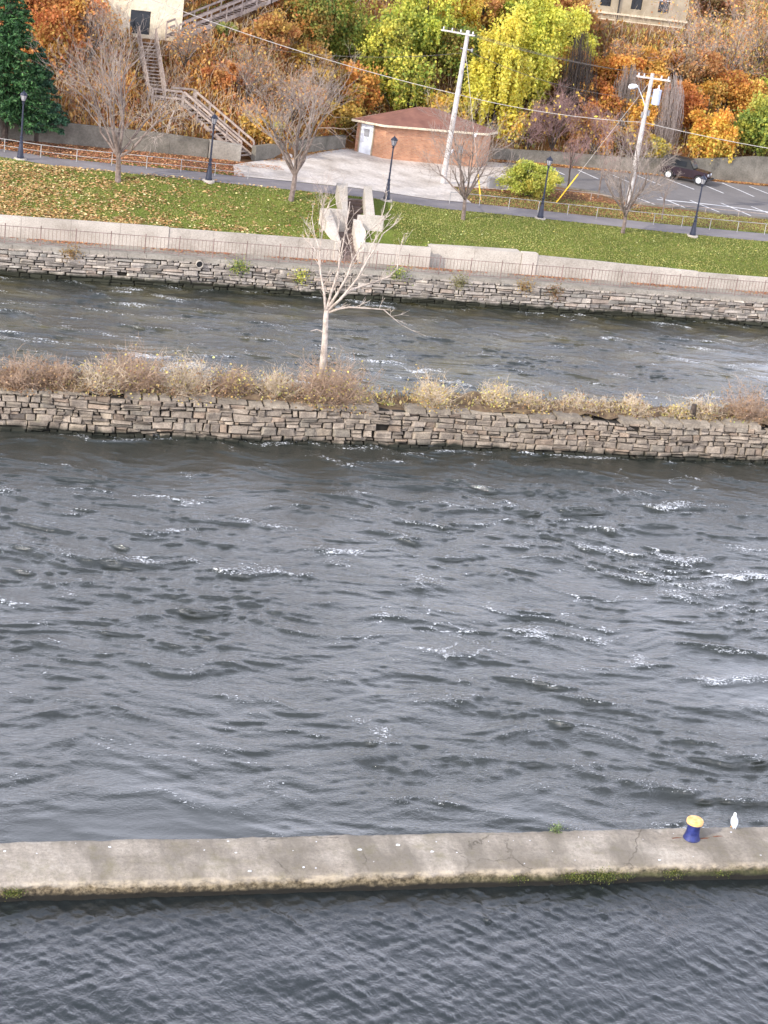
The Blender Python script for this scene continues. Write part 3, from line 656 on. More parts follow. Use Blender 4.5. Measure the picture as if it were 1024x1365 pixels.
# ------------------------------------------------------------------ ground sheets
def grassmat():
    m, N, L, P = newmat('grass')
    g = N.new('ShaderNodeNewGeometry'); v = g.outputs['Position']
    n = noise(N, L, v, .45, 6, .6); r = ramp(N, [(.25, '#59632c'), (.5, '#687434'), (.75, '#7b833e')]); L.new(n.outputs[0], r.inputs[0]); c = r.outputs[0]
    n3 = noise(N, L, v, 7, 6, .8, (1, .6, 1)); r3 = ramp(N, [(.3, .55), (.7, 1.3)]); L.new(n3.outputs[0], r3.inputs[0]); c = mixc(N, L, 1., c, r3.outputs[0], 'MULTIPLY')
    n4 = noise(N, L, v, 1.4, 5, .7); r4 = ramp(N, [(.55, 0.), (.72, .5)]); L.new(n4.outputs[0], r4.inputs[0]); c = mixc(N, L, r4.outputs[0], c, lin('#8a7a3e'))
    L.new(c, P.inputs['Base Color']); P.inputs['Roughness'].default_value = 1; P.inputs['Specular IOR Level'].default_value = .1
    b = N.new('ShaderNodeBump'); b.inputs['Strength'].default_value = .8; b.inputs['Distance'].default_value = .05
    n2 = noise(N, L, v, 14, 5, .8); L.new(n2.outputs[0], b.inputs['Height']); L.new(b.outputs[0], P.inputs['Normal'])
    return m
M_grass = grassmat()
xg = np.concatenate([[-900, -400, -150, -80, -50], np.arange(-25, 22.9, .5), np.arange(23, 28, .125), np.arange(28, 110, .5), [125, 150, 200, 300, 500, 900]])
yg = np.array([93.28, 93.7, 94.2, 94.5, 94.9, 95.3, 96, 97, 98, 98.5, 98.9, 99.1, 99.5, 100, 101, 102, 102.5])
# the recess: the sheet's front edge follows the wall
X, Y = np.meshgrid(xg, yg); Y[0] = np.where((xg > 29.2) & (xg < 34.9), 94.0, 93.28)
Y[1] = np.maximum(Y[1], Y[0]+.05)
Z = gz(X, Y)
hole = [(i, j) for j in range(len(yg)-1) for i in range(len(xg)-1)]
ii = np.arange(X.size).reshape(X.shape); FQ = []
for j in range(len(yg)-1):
    for i in range(len(xg)-1):
        xm = (X[j, i]+X[j, i+1])/2; ym = (Y[j, i]+Y[j+1, i])/2
        if ym < 95.35 and 23.85 < xm < 25.55: continue
        if ym < 99 and abs(xm-SP(ym-93, 0)[0]) < .5: continue        # the stairway cuts through the lawn
        FQ.append((ii[j, i], ii[j, i+1], ii[j+1, i+1], ii[j+1, i]))
tag(np_mesh('lawn', np.stack([X, Y, Z], -1).reshape(-1, 3), np.array(FQ), M_grass, smooth=True), kind='structure')
yg = np.concatenate([np.arange(102.5, 150, .5), [152, 156, 162, 170, 185, 210, 260, 350, 600, 1500]])
X, Y = np.meshgrid(xg, yg); Z = gz(X, Y)
M_hill = pm('hillside_soil', [(.25, '#4e3a26'), (.45, '#70502f'), (.6, '#86592f'), (.8, '#6a6a34')], .5, bump=.7, bscale=5, bdist=.1, rough=1, fine=8)
tag(grid_mesh('hillside', X, Y, Z, M_hill, smooth=True), kind='structure')
def strip(name, near, far, mat, off, nu=60, nv=14):
    def samp(pl, t):
        x = lerp(pl[0][0], pl[-1][0], t); return x, float(np.interp(x, [p[0] for p in pl], [p[1] for p in pl]))
    A = np.array([samp(near, t) for t in np.linspace(0, 1, nu)]); B2 = np.array([samp(far, t) for t in np.linspace(0, 1, nu)])
    T = np.linspace(0, 1, nv)[:, None]
    X = A[None, :, 0]*(1-T)+B2[None, :, 0]*T; Y = A[None, :, 1]*(1-T)+B2[None, :, 1]*T
    return tag(grid_mesh(name, X, Y, gz(X, Y)+off, mat), kind='structure')
PN = [(-80, 103), (5.7, 100.7), (9.1, 99.3), (18.3, 99.0), (25, 99.5), (32.4, 99.9), (36.7, 100.0), (45.1, 99.7), (52.1, 99.4), (110, 99)]
PF = [(-80, 106), (5.7, 103.2), (9.1, 101.9), (18.3, 101.6), (25, 102.1), (32.4, 102.5), (36.7, 102.6), (45.1, 102.3), (52.1, 102.0), (110, 101.6)]
strip('path', PN, PF, M_path, .02, 380, 6)
PN2 = [(19.3, 101.7), (25, 102.15), (34.5, 102.62)]; PF2 = [(19.8, 105.0), (21.2, 106.6), (25, 110.3), (29.8, 116.2), (34.5, 117)]
strip('concrete_pad', PN2, PF2, M_pad, .035, 40, 30)
strip('concrete_pad', [(34.5, 107.2), (38.5, 107.9), (41.5, 110.4)], [(34.5, 117), (38, 117), (41.5, 117.6)], M_pad, .035, 20, 16)
LN = [(41.5, 111.8), (43.0, 111.2), (45.8, 110.2), (46.8, 108.6), (48.2, 107.7), (51.4, 107.5), (53.8, 107.0), (55.7, 106.8), (120, 105)]
LF = [(41.5, 117.9), (45.1, 118.1), (47.8, 118.6), (58.7, 118.7), (60.9, 118.6), (120, 119)]
strip('parking_lot', LN, LF, M_asph, .04, 160, 40)
# curb along the near side of the lot
mb = MB()
for i in range(60):
    x0 = 41.5+i*.7; x1 = x0+.69
    y0 = float(np.interp(x0, [p[0] for p in LN], [p[1] for p in LN]))-.1; y1 = float(np.interp(x1, [p[0] for p in LN], [p[1] for p in LN]))-.1
    z0, z1 = G(x0, y0), G(x1, y1)
    mb.hexa([(x0, y0, z0-.1), (x1, y1, z1-.1), (x1, y1+.16, z1-.1), (x0, y0+.16, z0-.1)], [(x0, y0, z0+.12), (x1, y1, z1+.12), (x1, y1+.16, z1+.12), (x0, y0+.16, z0+.12)], (.95,)*3)
tag(mb.build('kerb', M_concold_shade), kind='structure')
# painted markings
def zoom(o, s, pts): return [(o[0]+a/s, o[1]+b/s) for a, b in pts]
segs = []
S6 = lambda a, b, c, d: segs.append(((674+a/2.926, 180+b/2.926), (674+c/2.926, 180+d/2.926)))
for q in [(35, 117, 80, 140), (187, 138, 230, 158), (283, 140, 362, 175), (405, 155, 490, 190), (505, 158, 615, 203), (630, 175, 735, 215), (775, 199, 850, 230), (845, 190, 920, 222), (920, 222, 968, 243), (950, 203, 1035, 236),
          (505, 246, 590, 278), (600, 245, 715, 293), (720, 258, 838, 306), (840, 268, 965, 322), (958, 282, 1060, 322)]: S6(*q)
mb = MB()
for a, b2 in segs:
    A, B2 = hit(*a), hit(*b2); d = (B2-A); d.z = 0; d.normalize(); s_ = Vector((-d.y, d.x, 0))*.07
    q = []
    for p in (A-s_, A+s_, B2+s_, B2-s_): q.append((p.x, p.y, G(p.x, p.y)+.052))
    mb.add(q, [(0, 3, 2, 1)])
lane = [hit(674+a/2.926, 180+b/2.926) for a, b in [(590, 254), (680, 262), (760, 270), (850, 280), (960, 294), (1060, 308)]]
for A, B2 in zip(lane, lane[1:]):
    s_ = Vector((0, .11, 0)); q = [(p.x, p.y, G(p.x, p.y)+.048) for p in (A-s_, A+s_, B2+s_, B2-s_)]; mb.add(q, [(0, 3, 2, 1)])
tag(mb.build('parking_markings', M_paint), kind='structure')

# ------------------------------------------------------------------ pipe rail along the path, low rail by the lot
def rail(name, pts, h, lab, gap, low=None, mat=M_galv, r=.024):
    rt = root(name, (pts[0][0], pts[0][1], G(*pts[0])), lab, 'fence')
    xs_ = np.arange(pts[0][0], pts[-1][0], gap); P_ = [(x, float(np.interp(x, [p[0] for p in pts], [p[1] for p in pts]))) for x in xs_]
    for x, y in P_: MB().tube([(x, y, G(x, y)-.1), (x, y, G(x, y)+h)], r, 6).build('post', mat, rt)
    MB().tube([(x, y, G(x, y)+h) for x, y in P_], r, 6).build('top_rail', mat, rt)
    if low: MB().tube([(x, y, G(x, y)+low) for x, y in P_], r*.75, 6).build('lower_rail', mat, rt)
rail('pipe_fence', [(-6, 103.0), (5.7, 102.4), (9.1, 101.2), (18.3, 100.9), (20.5, 101.1)], .75, 'low grey pipe fence with two rails beside the left path', 2.0, .38)
rail('pipe_fence', [(32.8, 101.8), (36.7, 101.9), (45.1, 101.7), (52.1, 101.6), (80, 101.4)], .72, 'low galvanised pipe fence along the path right of the steps', 1.95, None)
rail('pipe_fence', [(40.2, 107.6), (44.0, 107.8), (46.6, 107.0)], .45, 'short low rail around the leafy bed beside the parking lot', 2.1, None, M_wood, .03)
rail('pipe_fence', [(47.5, 106.6), (51.4, 106.7), (70, 105.8)], .4, 'thin low rail on short posts at the near edge of the parking lot', 2.4, None, M_wood, .022)
# ------------------------------------------------------------------ lamps
def lamp():
    r0 = root('street_lamp', (0, 0, 0), 'x', 'street lamp', 'black lantern lamps beside the path')
    MB().lathe((0, 0, 0), [(.36, -.2), (.36, .06), (.33, .09)], 18).build('footing', M_conc, r0, local=True)
    MB().lathe((0, 0, .08), [(.2, 0), (.2, .12), (.175, .16), (.15, .42), (.11, .75), (.095, .84), (.115, .87), (.115, .91), (.085, .94), (.075, 1.12), (.1, 1.15), (.1, 1.19), (.06, 1.24)], 14).build('base', M_lamp, r0, local=True)
    MB().lathe((0, 0, 0), [(.058, 1.2), (.05, 2.6), (.043, 3.12), (.08, 3.14), (.08, 3.18), (.05, 3.2), (.05, 3.24), (.1, 3.26), (.11, 3.3)], 10).build('pole', M_lamp, r0, local=True)
    g_ = pm('frosted_glass', [(.3, '#8e8c90'), (.7, '#b5b3b6')], 2, rough=.35)
    l = MB().lathe((0, 0, 0), [(.105, 3.3), (.19, 3.6), (.19, 3.61)], 8).build('lantern', g_, r0, local=True)
    mb = MB().lathe((0, 0, 0), [(.21, 3.6), (.21, 3.635), (.15, 3.72), (.07, 3.78), (.03, 3.8), (.035, 3.85), (.0, 3.88)], 8)
    for j in range(8):
        a = 2*math.pi*j/8; mb.tube([(.107*math.cos(a), .107*math.sin(a), 3.3), (.195*math.cos(a), .195*math.sin(a), 3.61)], .01, 4)
    mb.build('lantern_frame', M_lamp, r0, local=True)
    return r0
lp = lamp()
LL = [(27, 213, 'street lamp beneath the spruce at the left edge of the lawn'), (278, 242, 'street lamp in front of the wooden stairs foot'),
      (515, 268, 'street lamp directly right of the concrete steps top'), (720, 292, 'street lamp in front of the yellow green round bush'), (923, 315, 'street lamp standing before the parked dark car')]
for i, (a, b2, lab) in enumerate(LL):
    o = lp if i == 0 else copy_thing(lp); p = hit(a, b2); o.location = p; o['label'] = 'black '+lab
    o.rotation_euler.z = i*.3

# ------------------------------------------------------------------ vegetation generators
def bare(base, height, spread, seed, lab, cat='tree', group=None, name='bare_tree', lev=4, n=(9, 6, 5, 4), r0=.11, mt=None, mk=None, trunk_h=.2, up=.55, leaf=None, lean=(0, 0), curt=0, rmin=.0062):
    rg = random.Random(seed); base = Vector(base)
    mt = mt or M_twig; mk = mk or M_bark
    rt = root(name, base, lab, cat, group)
    tk = MB(); cr = MB(); tips = []
    th = height*trunk_h; top = Vector((rg.uniform(-.1, .1)+lean[0], rg.uniform(-.1, .1)+lean[1], th))
    tk.tube([base-Vector((0, 0, .1)), base+Vector((0, 0, .08)), base+top*.5+Vector((.02, 0, 0)), base+top], [r0*1.35, r0*1.1, r0, r0*.85], 8)
    def br(p, d, ln, r, l):
        k = 5 if l <= 1 else 4 if l == 2 else 3
        pts = [p]; q = p.copy(); dd = d.copy(); rr_ = [r]
        for i in range(k):
            dd = (dd+Vector((rg.gauss(0, .13), rg.gauss(0, .13), rg.gauss(.06 if l < 3 else .0, .1)-curt*l*.2))).normalized()
            q = q+dd*(ln/k); pts.append(q.copy()); rr_.append(max(rmin*.8, lerp(r, r*.35, (i+1)/k)))
        (tk if l == 0 else cr).tube(pts, rr_, 6 if l == 0 else 4 if l == 1 else 3, False)
        if l >= 2: tips.append(q.copy())
        if l < lev-1:
            for c in range(n[l+1]):
                t = rg.uniform(.22, 1.0) if c else 1.0; i = min(int(t*k), k-1); pp = pts[i].lerp(pts[i+1], t*k-i)
                td = (pts[i+1]-pts[i]).normalized(); ax = Vector((rg.gauss(0, 1), rg.gauss(0, 1), rg.gauss(.15, .7)))
                ax = (ax-td*ax.dot(td)).normalized(); ang = R(rg.uniform(22, 52))
                nd = (td*math.cos(ang)+ax*math.sin(ang)).normalized()
                br(pp, nd, ln*rg.uniform(.42, .68)*(1-.35*t+.15), max(rmin, lerp(r, r*.4, t)*.62), l+1)
    for i in range(n[0]):
        a = 2*math.pi*(i+rg.uniform(-.3, .3))/n[0]; el = R(rg.uniform(22, 66)) if i else R(82)
        d = Vector((math.cos(a)*math.cos(el), math.sin(a)*math.cos(el), math.sin(el)*1.0))
        tgt = Vector((math.cos(a)*spread/2*rg.uniform(.7, 1), math.sin(a)*spread/2*rg.uniform(.7, 1), 0)); hh = (height-th)*rg.uniform(.55, .9)
        dv = Vector((d.x*spread*.5, d.y*spread*.5, (height-th)*math.sin(el)*.9))
        br(base+top*rg.uniform(.8, 1.0), dv.normalized(), dv.length*rg.uniform(.72, .95), r0*.55, 0)
    tk.build('trunk', mk, rt); cr.build('twigs', mt, rt)
    if leaf:
        cnt, cols, sz = leaf; g_ = np.random.default_rng(seed); idx = g_.choice(len(tips), cnt); C_ = np.array([tuple(t) for t in tips])[idx]+g_.normal(0, .12, (cnt, 3))
        V, FQ = quads(C_, g_.uniform(sz*.6, sz*1.3, cnt), g_); np_mesh('leaves', V, FQ, M_leaf, parent=rt, cols=np.repeat(pal(cols, cnt, g_), 4, 0))
    return rt
def leafy(base, w_, d_, h_, n, cols, wts, seed, lab, cat='tree', group=None, name='autumn_tree', drape=.0, size=.2, z0=.12, trunk=True, clumps=26, dark=None, sp=1.0):
    g_ = np.random.default_rng(seed); base = Vector(base); rt = root(name, base, lab, cat, group)
    K = clumps; cc = []
    while len(cc) < K:
        q = g_.uniform(-1, 1, 3)
        r_ = np.linalg.norm(q)
        if r_ < 1 and r_ > .35: cc.append(q*(.95 if r_ > .6 else 1))
    cc = np.array(cc); cc[:, 0] *= w_*.5*g_.uniform(.7, 1.25, K); cc[:, 1] *= d_*.5; cc[:, 2] = (cc[:, 2]*.5+.5)*h_*(1-z0)+z0*h_
    rad = g_.uniform(.09, .27, K)*min(w_, h_, 5)*sp
    i = g_.integers(0, K, n); P_ = g_.normal(0, .52, (n, 3)); P_[:, 2] *= .75
    C_ = cc[i]+P_*rad[i][:, None]
    if drape:
        m = g_.random(n) < drape; ns_ = 150; s0 = cc[g_.integers(0, K, ns_)]+g_.normal(0, .5, (ns_, 3))*rad.mean(); ln = g_.uniform(.2, .7, ns_)*h_*.6
        j = g_.integers(0, ns_, n); t = g_.random(n); D = s0[j]+g_.normal(0, .07, (n, 3)); D[:, 2] -= t*ln[j]; C_[m] = D[m]
    C_[:, 2] = np.maximum(C_[:, 2], -.3+.1*g_.random(n))
    c0 = pal(cols, K, g_, wts, .1); c1 = pal(cols, n, g_, wts, .22); C3 = c0[i]*.55+c1*.45
    C_ += np.array(base)
    V, FQ = quads(C_, g_.uniform(size*.6, size*1.35, n), g_, up=.3)
    np_mesh('foliage', V, FQ, M_leaf, parent=rt, cols=np.repeat(C3, 4, 0))
    if trunk:
        rg = random.Random(seed); mb = MB()
        mb.tube([base-Vector((0, 0, .3)), base+Vector((.1, 0, h_*.3)), base+Vector((0, .1, h_*.75))], [.16, .12, .05], 7)
        for k in range(9):
            z = h_*rg.uniform(.15, .6); a = rg.uniform(0, 6.3); e = Vector(cc[rg.randrange(K)].tolist())
            s_ = base+Vector((0, 0, z)); mb.tube([s_, s_.lerp(base+e, .5)+Vector((0, 0, .15)), base+e], [.05, .035, .015], 5)
        mb.build('trunk', M_darkbark, rt)
    return rt

# lawn trees
for (a, b2, h, s, sd_, lab, tn) in [(157, 243, 9.0, 9.2, 1, 'wide bare lawn tree at left in front of the tall wooden stair', (9, 6, 5, 4)), (388, 268, 8.9, 8.2, 2, 'bare vase shaped lawn tree left of the concrete steps', (9, 6, 5, 4)),
        (617, 293, 6.6, 7.4, 3, 'bare lawn tree in front of the white utility pole by the brick hut', (9, 6, 6, 4)), (830, 311, 6.2, 7.0, 4, 'bare lawn tree in front of the utility pole with transformer', (9, 6, 6, 4))]:
    bare(hit(a, b2), h, s, sd_, lab, group='bare trees on the lawn', n=tn, r0=.15 if h > 8 else .12, trunk_h=.17 if h > 8 else .2)
bare(hit(756, 255), 4.2, 3.2, 11, 'small forked dark tree in the bed right of the yellow green bush', n=(4, 5, 5, 4), r0=.07, mt=M_twigred, mk=M_darkbark, trunk_h=.25)
bare(hit(797, 264), 4.6, 3.4, 12, 'thin bare sapling in the bed behind the path fence left of the transformer pole', n=(4, 5, 5, 4), r0=.06, mt=M_twigred, trunk_h=.3)
bare(hit(882, 293), 3.2, 2.6, 13, 'slender pale sapling on the verge left of the rightmost lamp', n=(4, 5, 4, 3), r0=.045, trunk_h=.4)
bare(hit(222, 200), 3.6, 4.4, 14, 'drooping pale bare sapling at the foot of the left concrete wall', n=(5, 5, 4, 3), r0=.05, mt=M_white, mk=M_white, curt=.6)
for (a, b2, h, s, sd_, lab) in [(735, 212, 4.6, 4.6, 21, 'dense purple brown bare tree behind the yellow green bush'), (700, 205, 3.8, 4, 22, 'purple brown bare shrub at the hill foot right of the brick hut'),
        (785, 216, 4.0, 4.6, 23, 'purple brown bare tree at the lot edge left of the transformer pole'), (840, 222, 3.0, 3.6, 24, 'low purple brown bare shrub behind the transformer pole')]:
    bare(hit(a, b2), h, s, sd_, lab, group='purple bare trees at the hill foot', n=(9, 7, 6, 5), r0=.07, mt=M_twigred, mk=M_darkbark, trunk_h=.12, leaf=(60, ['#d9a62c', '#e0b840'], .2))
M_twiggrey = pm('twig_grey', [(.3, '#8a7c74'), (.7, '#b5a79d')], 2, rough=.95)
for (a, b2, h, s, sd_, lab) in [(905, 120, 6.5, 6, 31, 'hazy grey bare tree on the upper slope above the car'), (965, 125, 7, 6, 32, 'tall grey bare tree on the upper slope near the right edge'), (1010, 95, 6, 5.5, 33, 'grey bare tree high at the top right corner'),
        (830, 105, 2.4, 4, 34, 'reddish bare shrub below the stone building'), (120, 90, 4, 4.5, 35, 'bare thicket on the slope right of the spruce'), (330, 150, 4, 4.5, 36, 'bare beige thicket on the rust slope right of the lower wooden flight'), (385, 175, 3.6, 4.5, 37, 'bare thicket above the wall left of the brick hut'), (245, 95, 3, 4, 38, 'bare arching brush between the two wooden stair flights')]:
    bare(hit(a, b2), h, s, sd_, lab, group='bare trees on the hillside', n=(8, 6, 6, 4), r0=.07, mt=M_twiggrey if a > 800 else M_twig, mk=M_darkbark, trunk_h=.1, leaf=(900 if a > 800 else 350, ['#c98a4f', '#b8743c', '#d0a04a', '#a8703f'], .13))

YG = ['#c9c23a', '#b3b23a', '#8b9a35', '#dcc53a', '#6d7d2e', '#e3cb45']
OR_ = ['#c9822f', '#d9983a', '#b8672c', '#e0a843', '#a3562c', '#c2952f']
RU = ['#a5622f', '#8f5a2e', '#b6753a', '#7b5533', '#c4833e', '#94683a']
GR = ['#6b7d34', '#7f8f3a', '#9ba23c', '#55682c', '#b0a83a']
YE = ['#e6cf3c', '#d9bc2e', '#f0da52', '#c2b235', '#a3a035']
T = [
 (402, 62, 4.0, 4, 3.8, 5000, ['#8f8a38', '#a07a35', '#6b7d34', '#b86c33'], None, .2, 'olive and rust bushy tree at the hilltop centre left'),
 (450, 78, 4.0, 4, 5.0, 6000, GR+['#b0803a'], None, .5, 'green vine covered tree below the small white house'),
 (415, 120, 4.0, 3, 3.0, 4500, ['#a86c33', '#b5883a', '#8a6a35', '#c9a23a'], None, .3, 'orange brown bush mid slope above the left lawn tree'),
 (500, 110, 4.2, 3.6, 5.0, 7000, YG+['#7b6a35'], None, .6, 'yellow green vine draped tree left of the utility pole top'),
 (470, 150, 3.6, 3, 3.2, 5000, OR_+['#8f8a35'], None, .4, 'orange and olive bush hanging over the wall left of the hut roof'),
 (540, 150, 4.6, 3.6, 4.6, 8500, YG+['#5c5a2c', '#a8742f'], None, .7, 'yellow green vine curtain directly behind the hut roof'),
 (560, 90, 5.0, 4.4, 6.5, 10500, YG+GR[:3], None, .5, 'tall yellow green vine covered tree left of the white pole top'),
 (615, 120, 3.6, 3.6, 4.5, 6000, GR+['#8a5a30'], None, .5, 'darker green vine covered tree behind the white pole'),
 (655, 175, 4.4, 3.6, 8.4, 12000, YE+['#8a7a2e'], [5, 4, 3, 3, 2, 1], .7, 'bright yellow vine draped tree right of the white pole'),
 (708, 150, 4.6, 3.8, 8.8, 13500, YE+YG[:3], None, .45, 'tallest bright yellow vine draped tree at the middle of the slope'),
 (690, 60, 5.0, 4.0, 4.0, 6500, YG+['#c98a3f'], None, .3, 'yellow green tree at the top edge behind the bright yellow tree'),
 (640, 40, 5.0, 4.0, 3.0, 5000, ['#c98a4f', '#b8743c', '#d0a04a'], None, .1, 'orange bush at the top edge behind the white pole top'),
 (820, 128, 4.6, 3.6, 3.2, 6500, OR_, None, .3, 'orange maple below the beige stone building'),
 (790, 165, 4.0, 3.4, 3.2, 6000, OR_+['#8f5a35'], None, .3, 'orange tree mid slope left of the transformer pole'),
 (845, 175, 3.4, 3.0, 3.0, 4500, ['#d9a23a', '#c9832f', '#e0b843'], None, .3, 'golden bush immediately behind the transformer pole'),
 (905, 170, 3.6, 3.4, 3.4, 5000, ['#b8672c', '#c9822f', '#a3562c'], None, .3, 'rust orange tree right of the transformer pole'),
 (860, 215, 3.0, 2.4, 1.8, 2800, ['#d9b83a', '#c9a22f', '#8f8a45'], None, .2, 'low yellow leaved bush left of the parked car'),
 (945, 222, 4.2, 3.2, 4.6, 8000, ['#e0a32c', '#d98f2c', '#edc04a', '#c2b23a', '#c97a2a'], None, .3, 'golden orange maple overhanging the parked car'),
 (965, 150, 3.6, 3.4, 3.4, 4500, OR_+['#8f7a3a'], None, .2, 'orange brown tree above the golden maple'),
 (1005, 215, 4.0, 3.0, 4.8, 7500, GR+['#c2b53a'], None, .4, 'green vine covered tree hanging over the grey wall at the right edge'),
 (1030, 150, 3.6, 3.0, 4.0, 5000, YG, None, .3, 'yellow green tree at the right edge of the photo'),
 (60, 95, 4.0, 3.4, 4.0, 5500, ['#b86c33', '#c98a3f', '#a3562c', '#b5903f'], None, .2, 'orange bush right behind the spruce top'),
 (105, 60, 4.0, 3.4, 3.8, 5500, ['#c07a38', '#b86c33', '#a86035', '#c4983f'], None, .2, 'orange bush left of the cream building'),
 (30, 40, 4.5, 3.4, 4.0, 5000, ['#b8743c', '#a86035', '#c9964a'], None, .2, 'rust bush at the top left corner behind the spruce'),
 (300, 48, 2.4, 2.0, .8, 1500, ['#8f9a4a', '#a8964a', '#7a8a45'], None, .1, 'low green grey bush under the upper wooden flight'),
 (288, 2, 3.4, 2.6, 2.0, 3000, ['#b04a35', '#c05a3a', '#8a3f30'], None, .1, 'red leaved bush beyond the upper wooden flight'),
 (460, 175, 2.6, 2.2, 1.8, 3200, ['#c9a23a', '#b5883a', '#8f7a35'], None, .2, 'small golden bush beside the hut door above the wall'),
 (950, 30, 5, 4, 3.6, 4500, ['#a86c4a', '#9a7a5a', '#b58a5a', '#8f8a4a'], None, .1, 'faded russet tree right of the beige stone building'),
 (752, 118, 3.6, 3.2, 3.0, 3800, ['#d8a040', '#c9842f', '#e0b452', '#b8743a', '#b5963c'], None, .2, 'gold orange bush at the right foot of the tallest yellow tree'),
 (778, 196, 3.2, 2.8, 2.2, 2800, ['#c98a4a', '#b5743c', '#d0a050'], None, .2, 'amber bush low on the slope behind the purple trees'),
 (872, 100, 3.6, 3.2, 2.0, 3600, ['#d8a040', '#c9842f', '#e0b452', '#b8743a', '#b5963c'], None, .2, 'golden bush on the upper slope under the right end of the stone building'),
 (925, 118, 3.8, 3.4, 3.0, 3800, ['#c98a4f', '#b87a4a', '#d0a868', '#a8885a'], None, .2, 'pale russet bush on the upper right slope between grey trees'),
 (990, 158, 3.4, 3.0, 3.0, 3600, ['#d8a040', '#c9842f', '#e0b452', '#b8743a', '#b5963c'], None, .3, 'golden bush above the green vine tree at the right edge'),
 (860, 150, 2.8, 2.6, 3.6, 3600, ['#d8a040', '#c9842f', '#e0b452', '#b8743a', '#b5963c'], None, .5, 'golden drooping bush behind the transformer'),
 (800, 205, 3.0, 2.4, 2.4, 3000, ['#d8a040', '#c9842f', '#e0b452', '#b8743a', '#b5963c'], None, .4, 'gold leaved bush at the hill foot left of the transformer pole'),
 (600, 60, 4.2, 3.4, 4.6, 6500, YE+OR_[:2], None, .5, 'yellow tree with orange tinges directly behind the white pole top'),
 (760, 95, 3.2, 3.0, 5.0, 5500, YE+YG[:2], None, .7, 'narrow yellow vine draped tree right of the tallest one'),
 (590, 178, 3.0, 2.2, 2.6, 3400, ['#d9b040', '#c9922f', '#a8a040'], None, .5, 'golden bush above the ridge of the hut roof'),
 (680, 190, 2.6, 2.2, 2.4, 3000, YE+OR_[:2], None, .5, 'yellow bush at the foot of the slope right of the hut'),
 (360, 70, 3.6, 3.0, 2.4, 3600, ['#c08448', '#a8643a', '#b5903f'], None, .1, 'rust olive bush above the left end of the thick cable'),
 (300, 118, 3.2, 2.8, 1.6, 2600, ['#c07a40', '#a8603a', '#d09048'], None, .1, 'low rust bush on the slope above the lower wooden flight'),
 (395, 150, 3.2, 2.6, 2.2, 3200, ['#c89048', '#b8743a', '#a8903f'], None, .2, 'amber bush behind the second lawn tree'),
 (345, 190, 2.8, 2.0, 1.6, 2600, ['#d0a040', '#c08438', '#a89a45'], None, .2, 'golden bush just above the wall right of the wooden stairs'),
 (760, 60, 4, 4, 4.0, 5000, ['#b8884a', '#c2964a', '#a8663a'], None, .1, 'pale orange tree left of the beige stone building'),
]
for i, (a, b2, w_, d_, h_, n, cols, wts, dr, lab) in enumerate(T):
    leafy(hit(a, b2), w_, d_, h_, int(n*1.4), cols, wts, 100+i, lab, group='autumn trees and bushes on the hillside', drape=dr, size=.165, cat='tree' if h_ > 3.1 else 'bush', name='autumn_tree' if h_ > 3.1 else 'autumn_bush', trunk=h_ > 2)
leafy(hit(703, 262), 3.9, 3.2, 2.3, 14000, ['#a8a63c', '#bdb445', '#8f9a3a', '#c9b84a'], None, 201, 'round yellow green bush beside the path right of the grey utility box', 'bush', name='round_bush', size=.1, z0=.05, clumps=60, sp=.8)
# brown hanging vine curtains
def curtain(a, b2, w_, h_, seed, lab, mt, n=300):
    rg = random.Random(seed); p = hit(a, b2); rt = root('bare_vine_curtain', p, lab, 'vines', 'leafless vine curtains on the hillside'); mb = MB()
    for i in range(n):
        x = rg.gauss(0, w_*.27); y = rg.uniform(-.7, .5); z1 = h_*rg.uniform(.55, 1.05)*(1-.25*(x/w_*2)**2); z0 = max(0, z1-rg.uniform(.4, 1)*h_)
        pts = []; xx, yy = x, y
        for k in range(6):
            t = k/5; pts.append((p.x+xx, p.y+yy-.5*math.sin(t*3.1)*.6, p.z+lerp(z1, z0, t))); xx += rg.gauss(0, .07); yy += rg.gauss(0, .07)
        mb.tube(pts, rg.uniform(.008, .016), 3, False)
    mb.build('vines', mt, rt)
    mb = MB(); mb.tube([p, p+Vector((.1, .2, h_*.5)), p+Vector((0, .1, h_))], [.16, .13, .07], 7); mb.build('trunk', M_darkbark, rt)
curtain(757, 165, 2.6, 6.5, 41, 'dark brown leafless vine curtain on the right side of the yellow tree', M_darkbark)
curtain(828, 170, 2.4, 4.6, 42, 'grey brown leafless vine curtain left of the street light head', M_twig)
curtain(882, 195, 1.7, 5.2, 43, 'pale grey vine covered dead trunk right of the transformer', M_twiggrey)

# hillside brush and weeds
g_ = np.random.default_rng(77)
def brush(name, n, xr, tr, cols, lab, size, vert, hgt, excl=None, cat='brush', el=2.2):
    x = g_.uniform(*xr, n); t = g_.uniform(*tr, n); y = np.interp(x, *YBX)+t; 
    den = np.sin(x*1.3+np.sin(y*.9)*2)*np.cos(y*1.1+x*.4); keep = g_.random(n) < .65+.35*den
    x, y = x[keep], y[keep]; m = np.ones(len(x), bool)
    m &= ~blocked(x, y); m &= ~((x > 52) & (x < 62.5) & (y > 133.5) & (y < 146))
    x, y = x[m], y[m]; k = len(x)
    z = gz(x, y)+g_.random(k)**1.5*hgt*(.7+.3*np.sin(x*.9)*np.cos(y*1.3))
    c = pal(cols, k, g_, None, .2); pt = .82+.2*np.sin(x*.7+1.3*np.sin(y*.5))[:, None]; c = c*pt*np.array([1.18, 1.34, 1.2])
    V, FQ = quads(np.stack([x, y, z], 1), g_.uniform(size*.5, size*1.4, k), g_, vert=vert, el=el)
    return tag(np_mesh(name, V, FQ, M_leaf, cols=np.repeat(c, 4, 0)), lab, cat, kind='stuff')
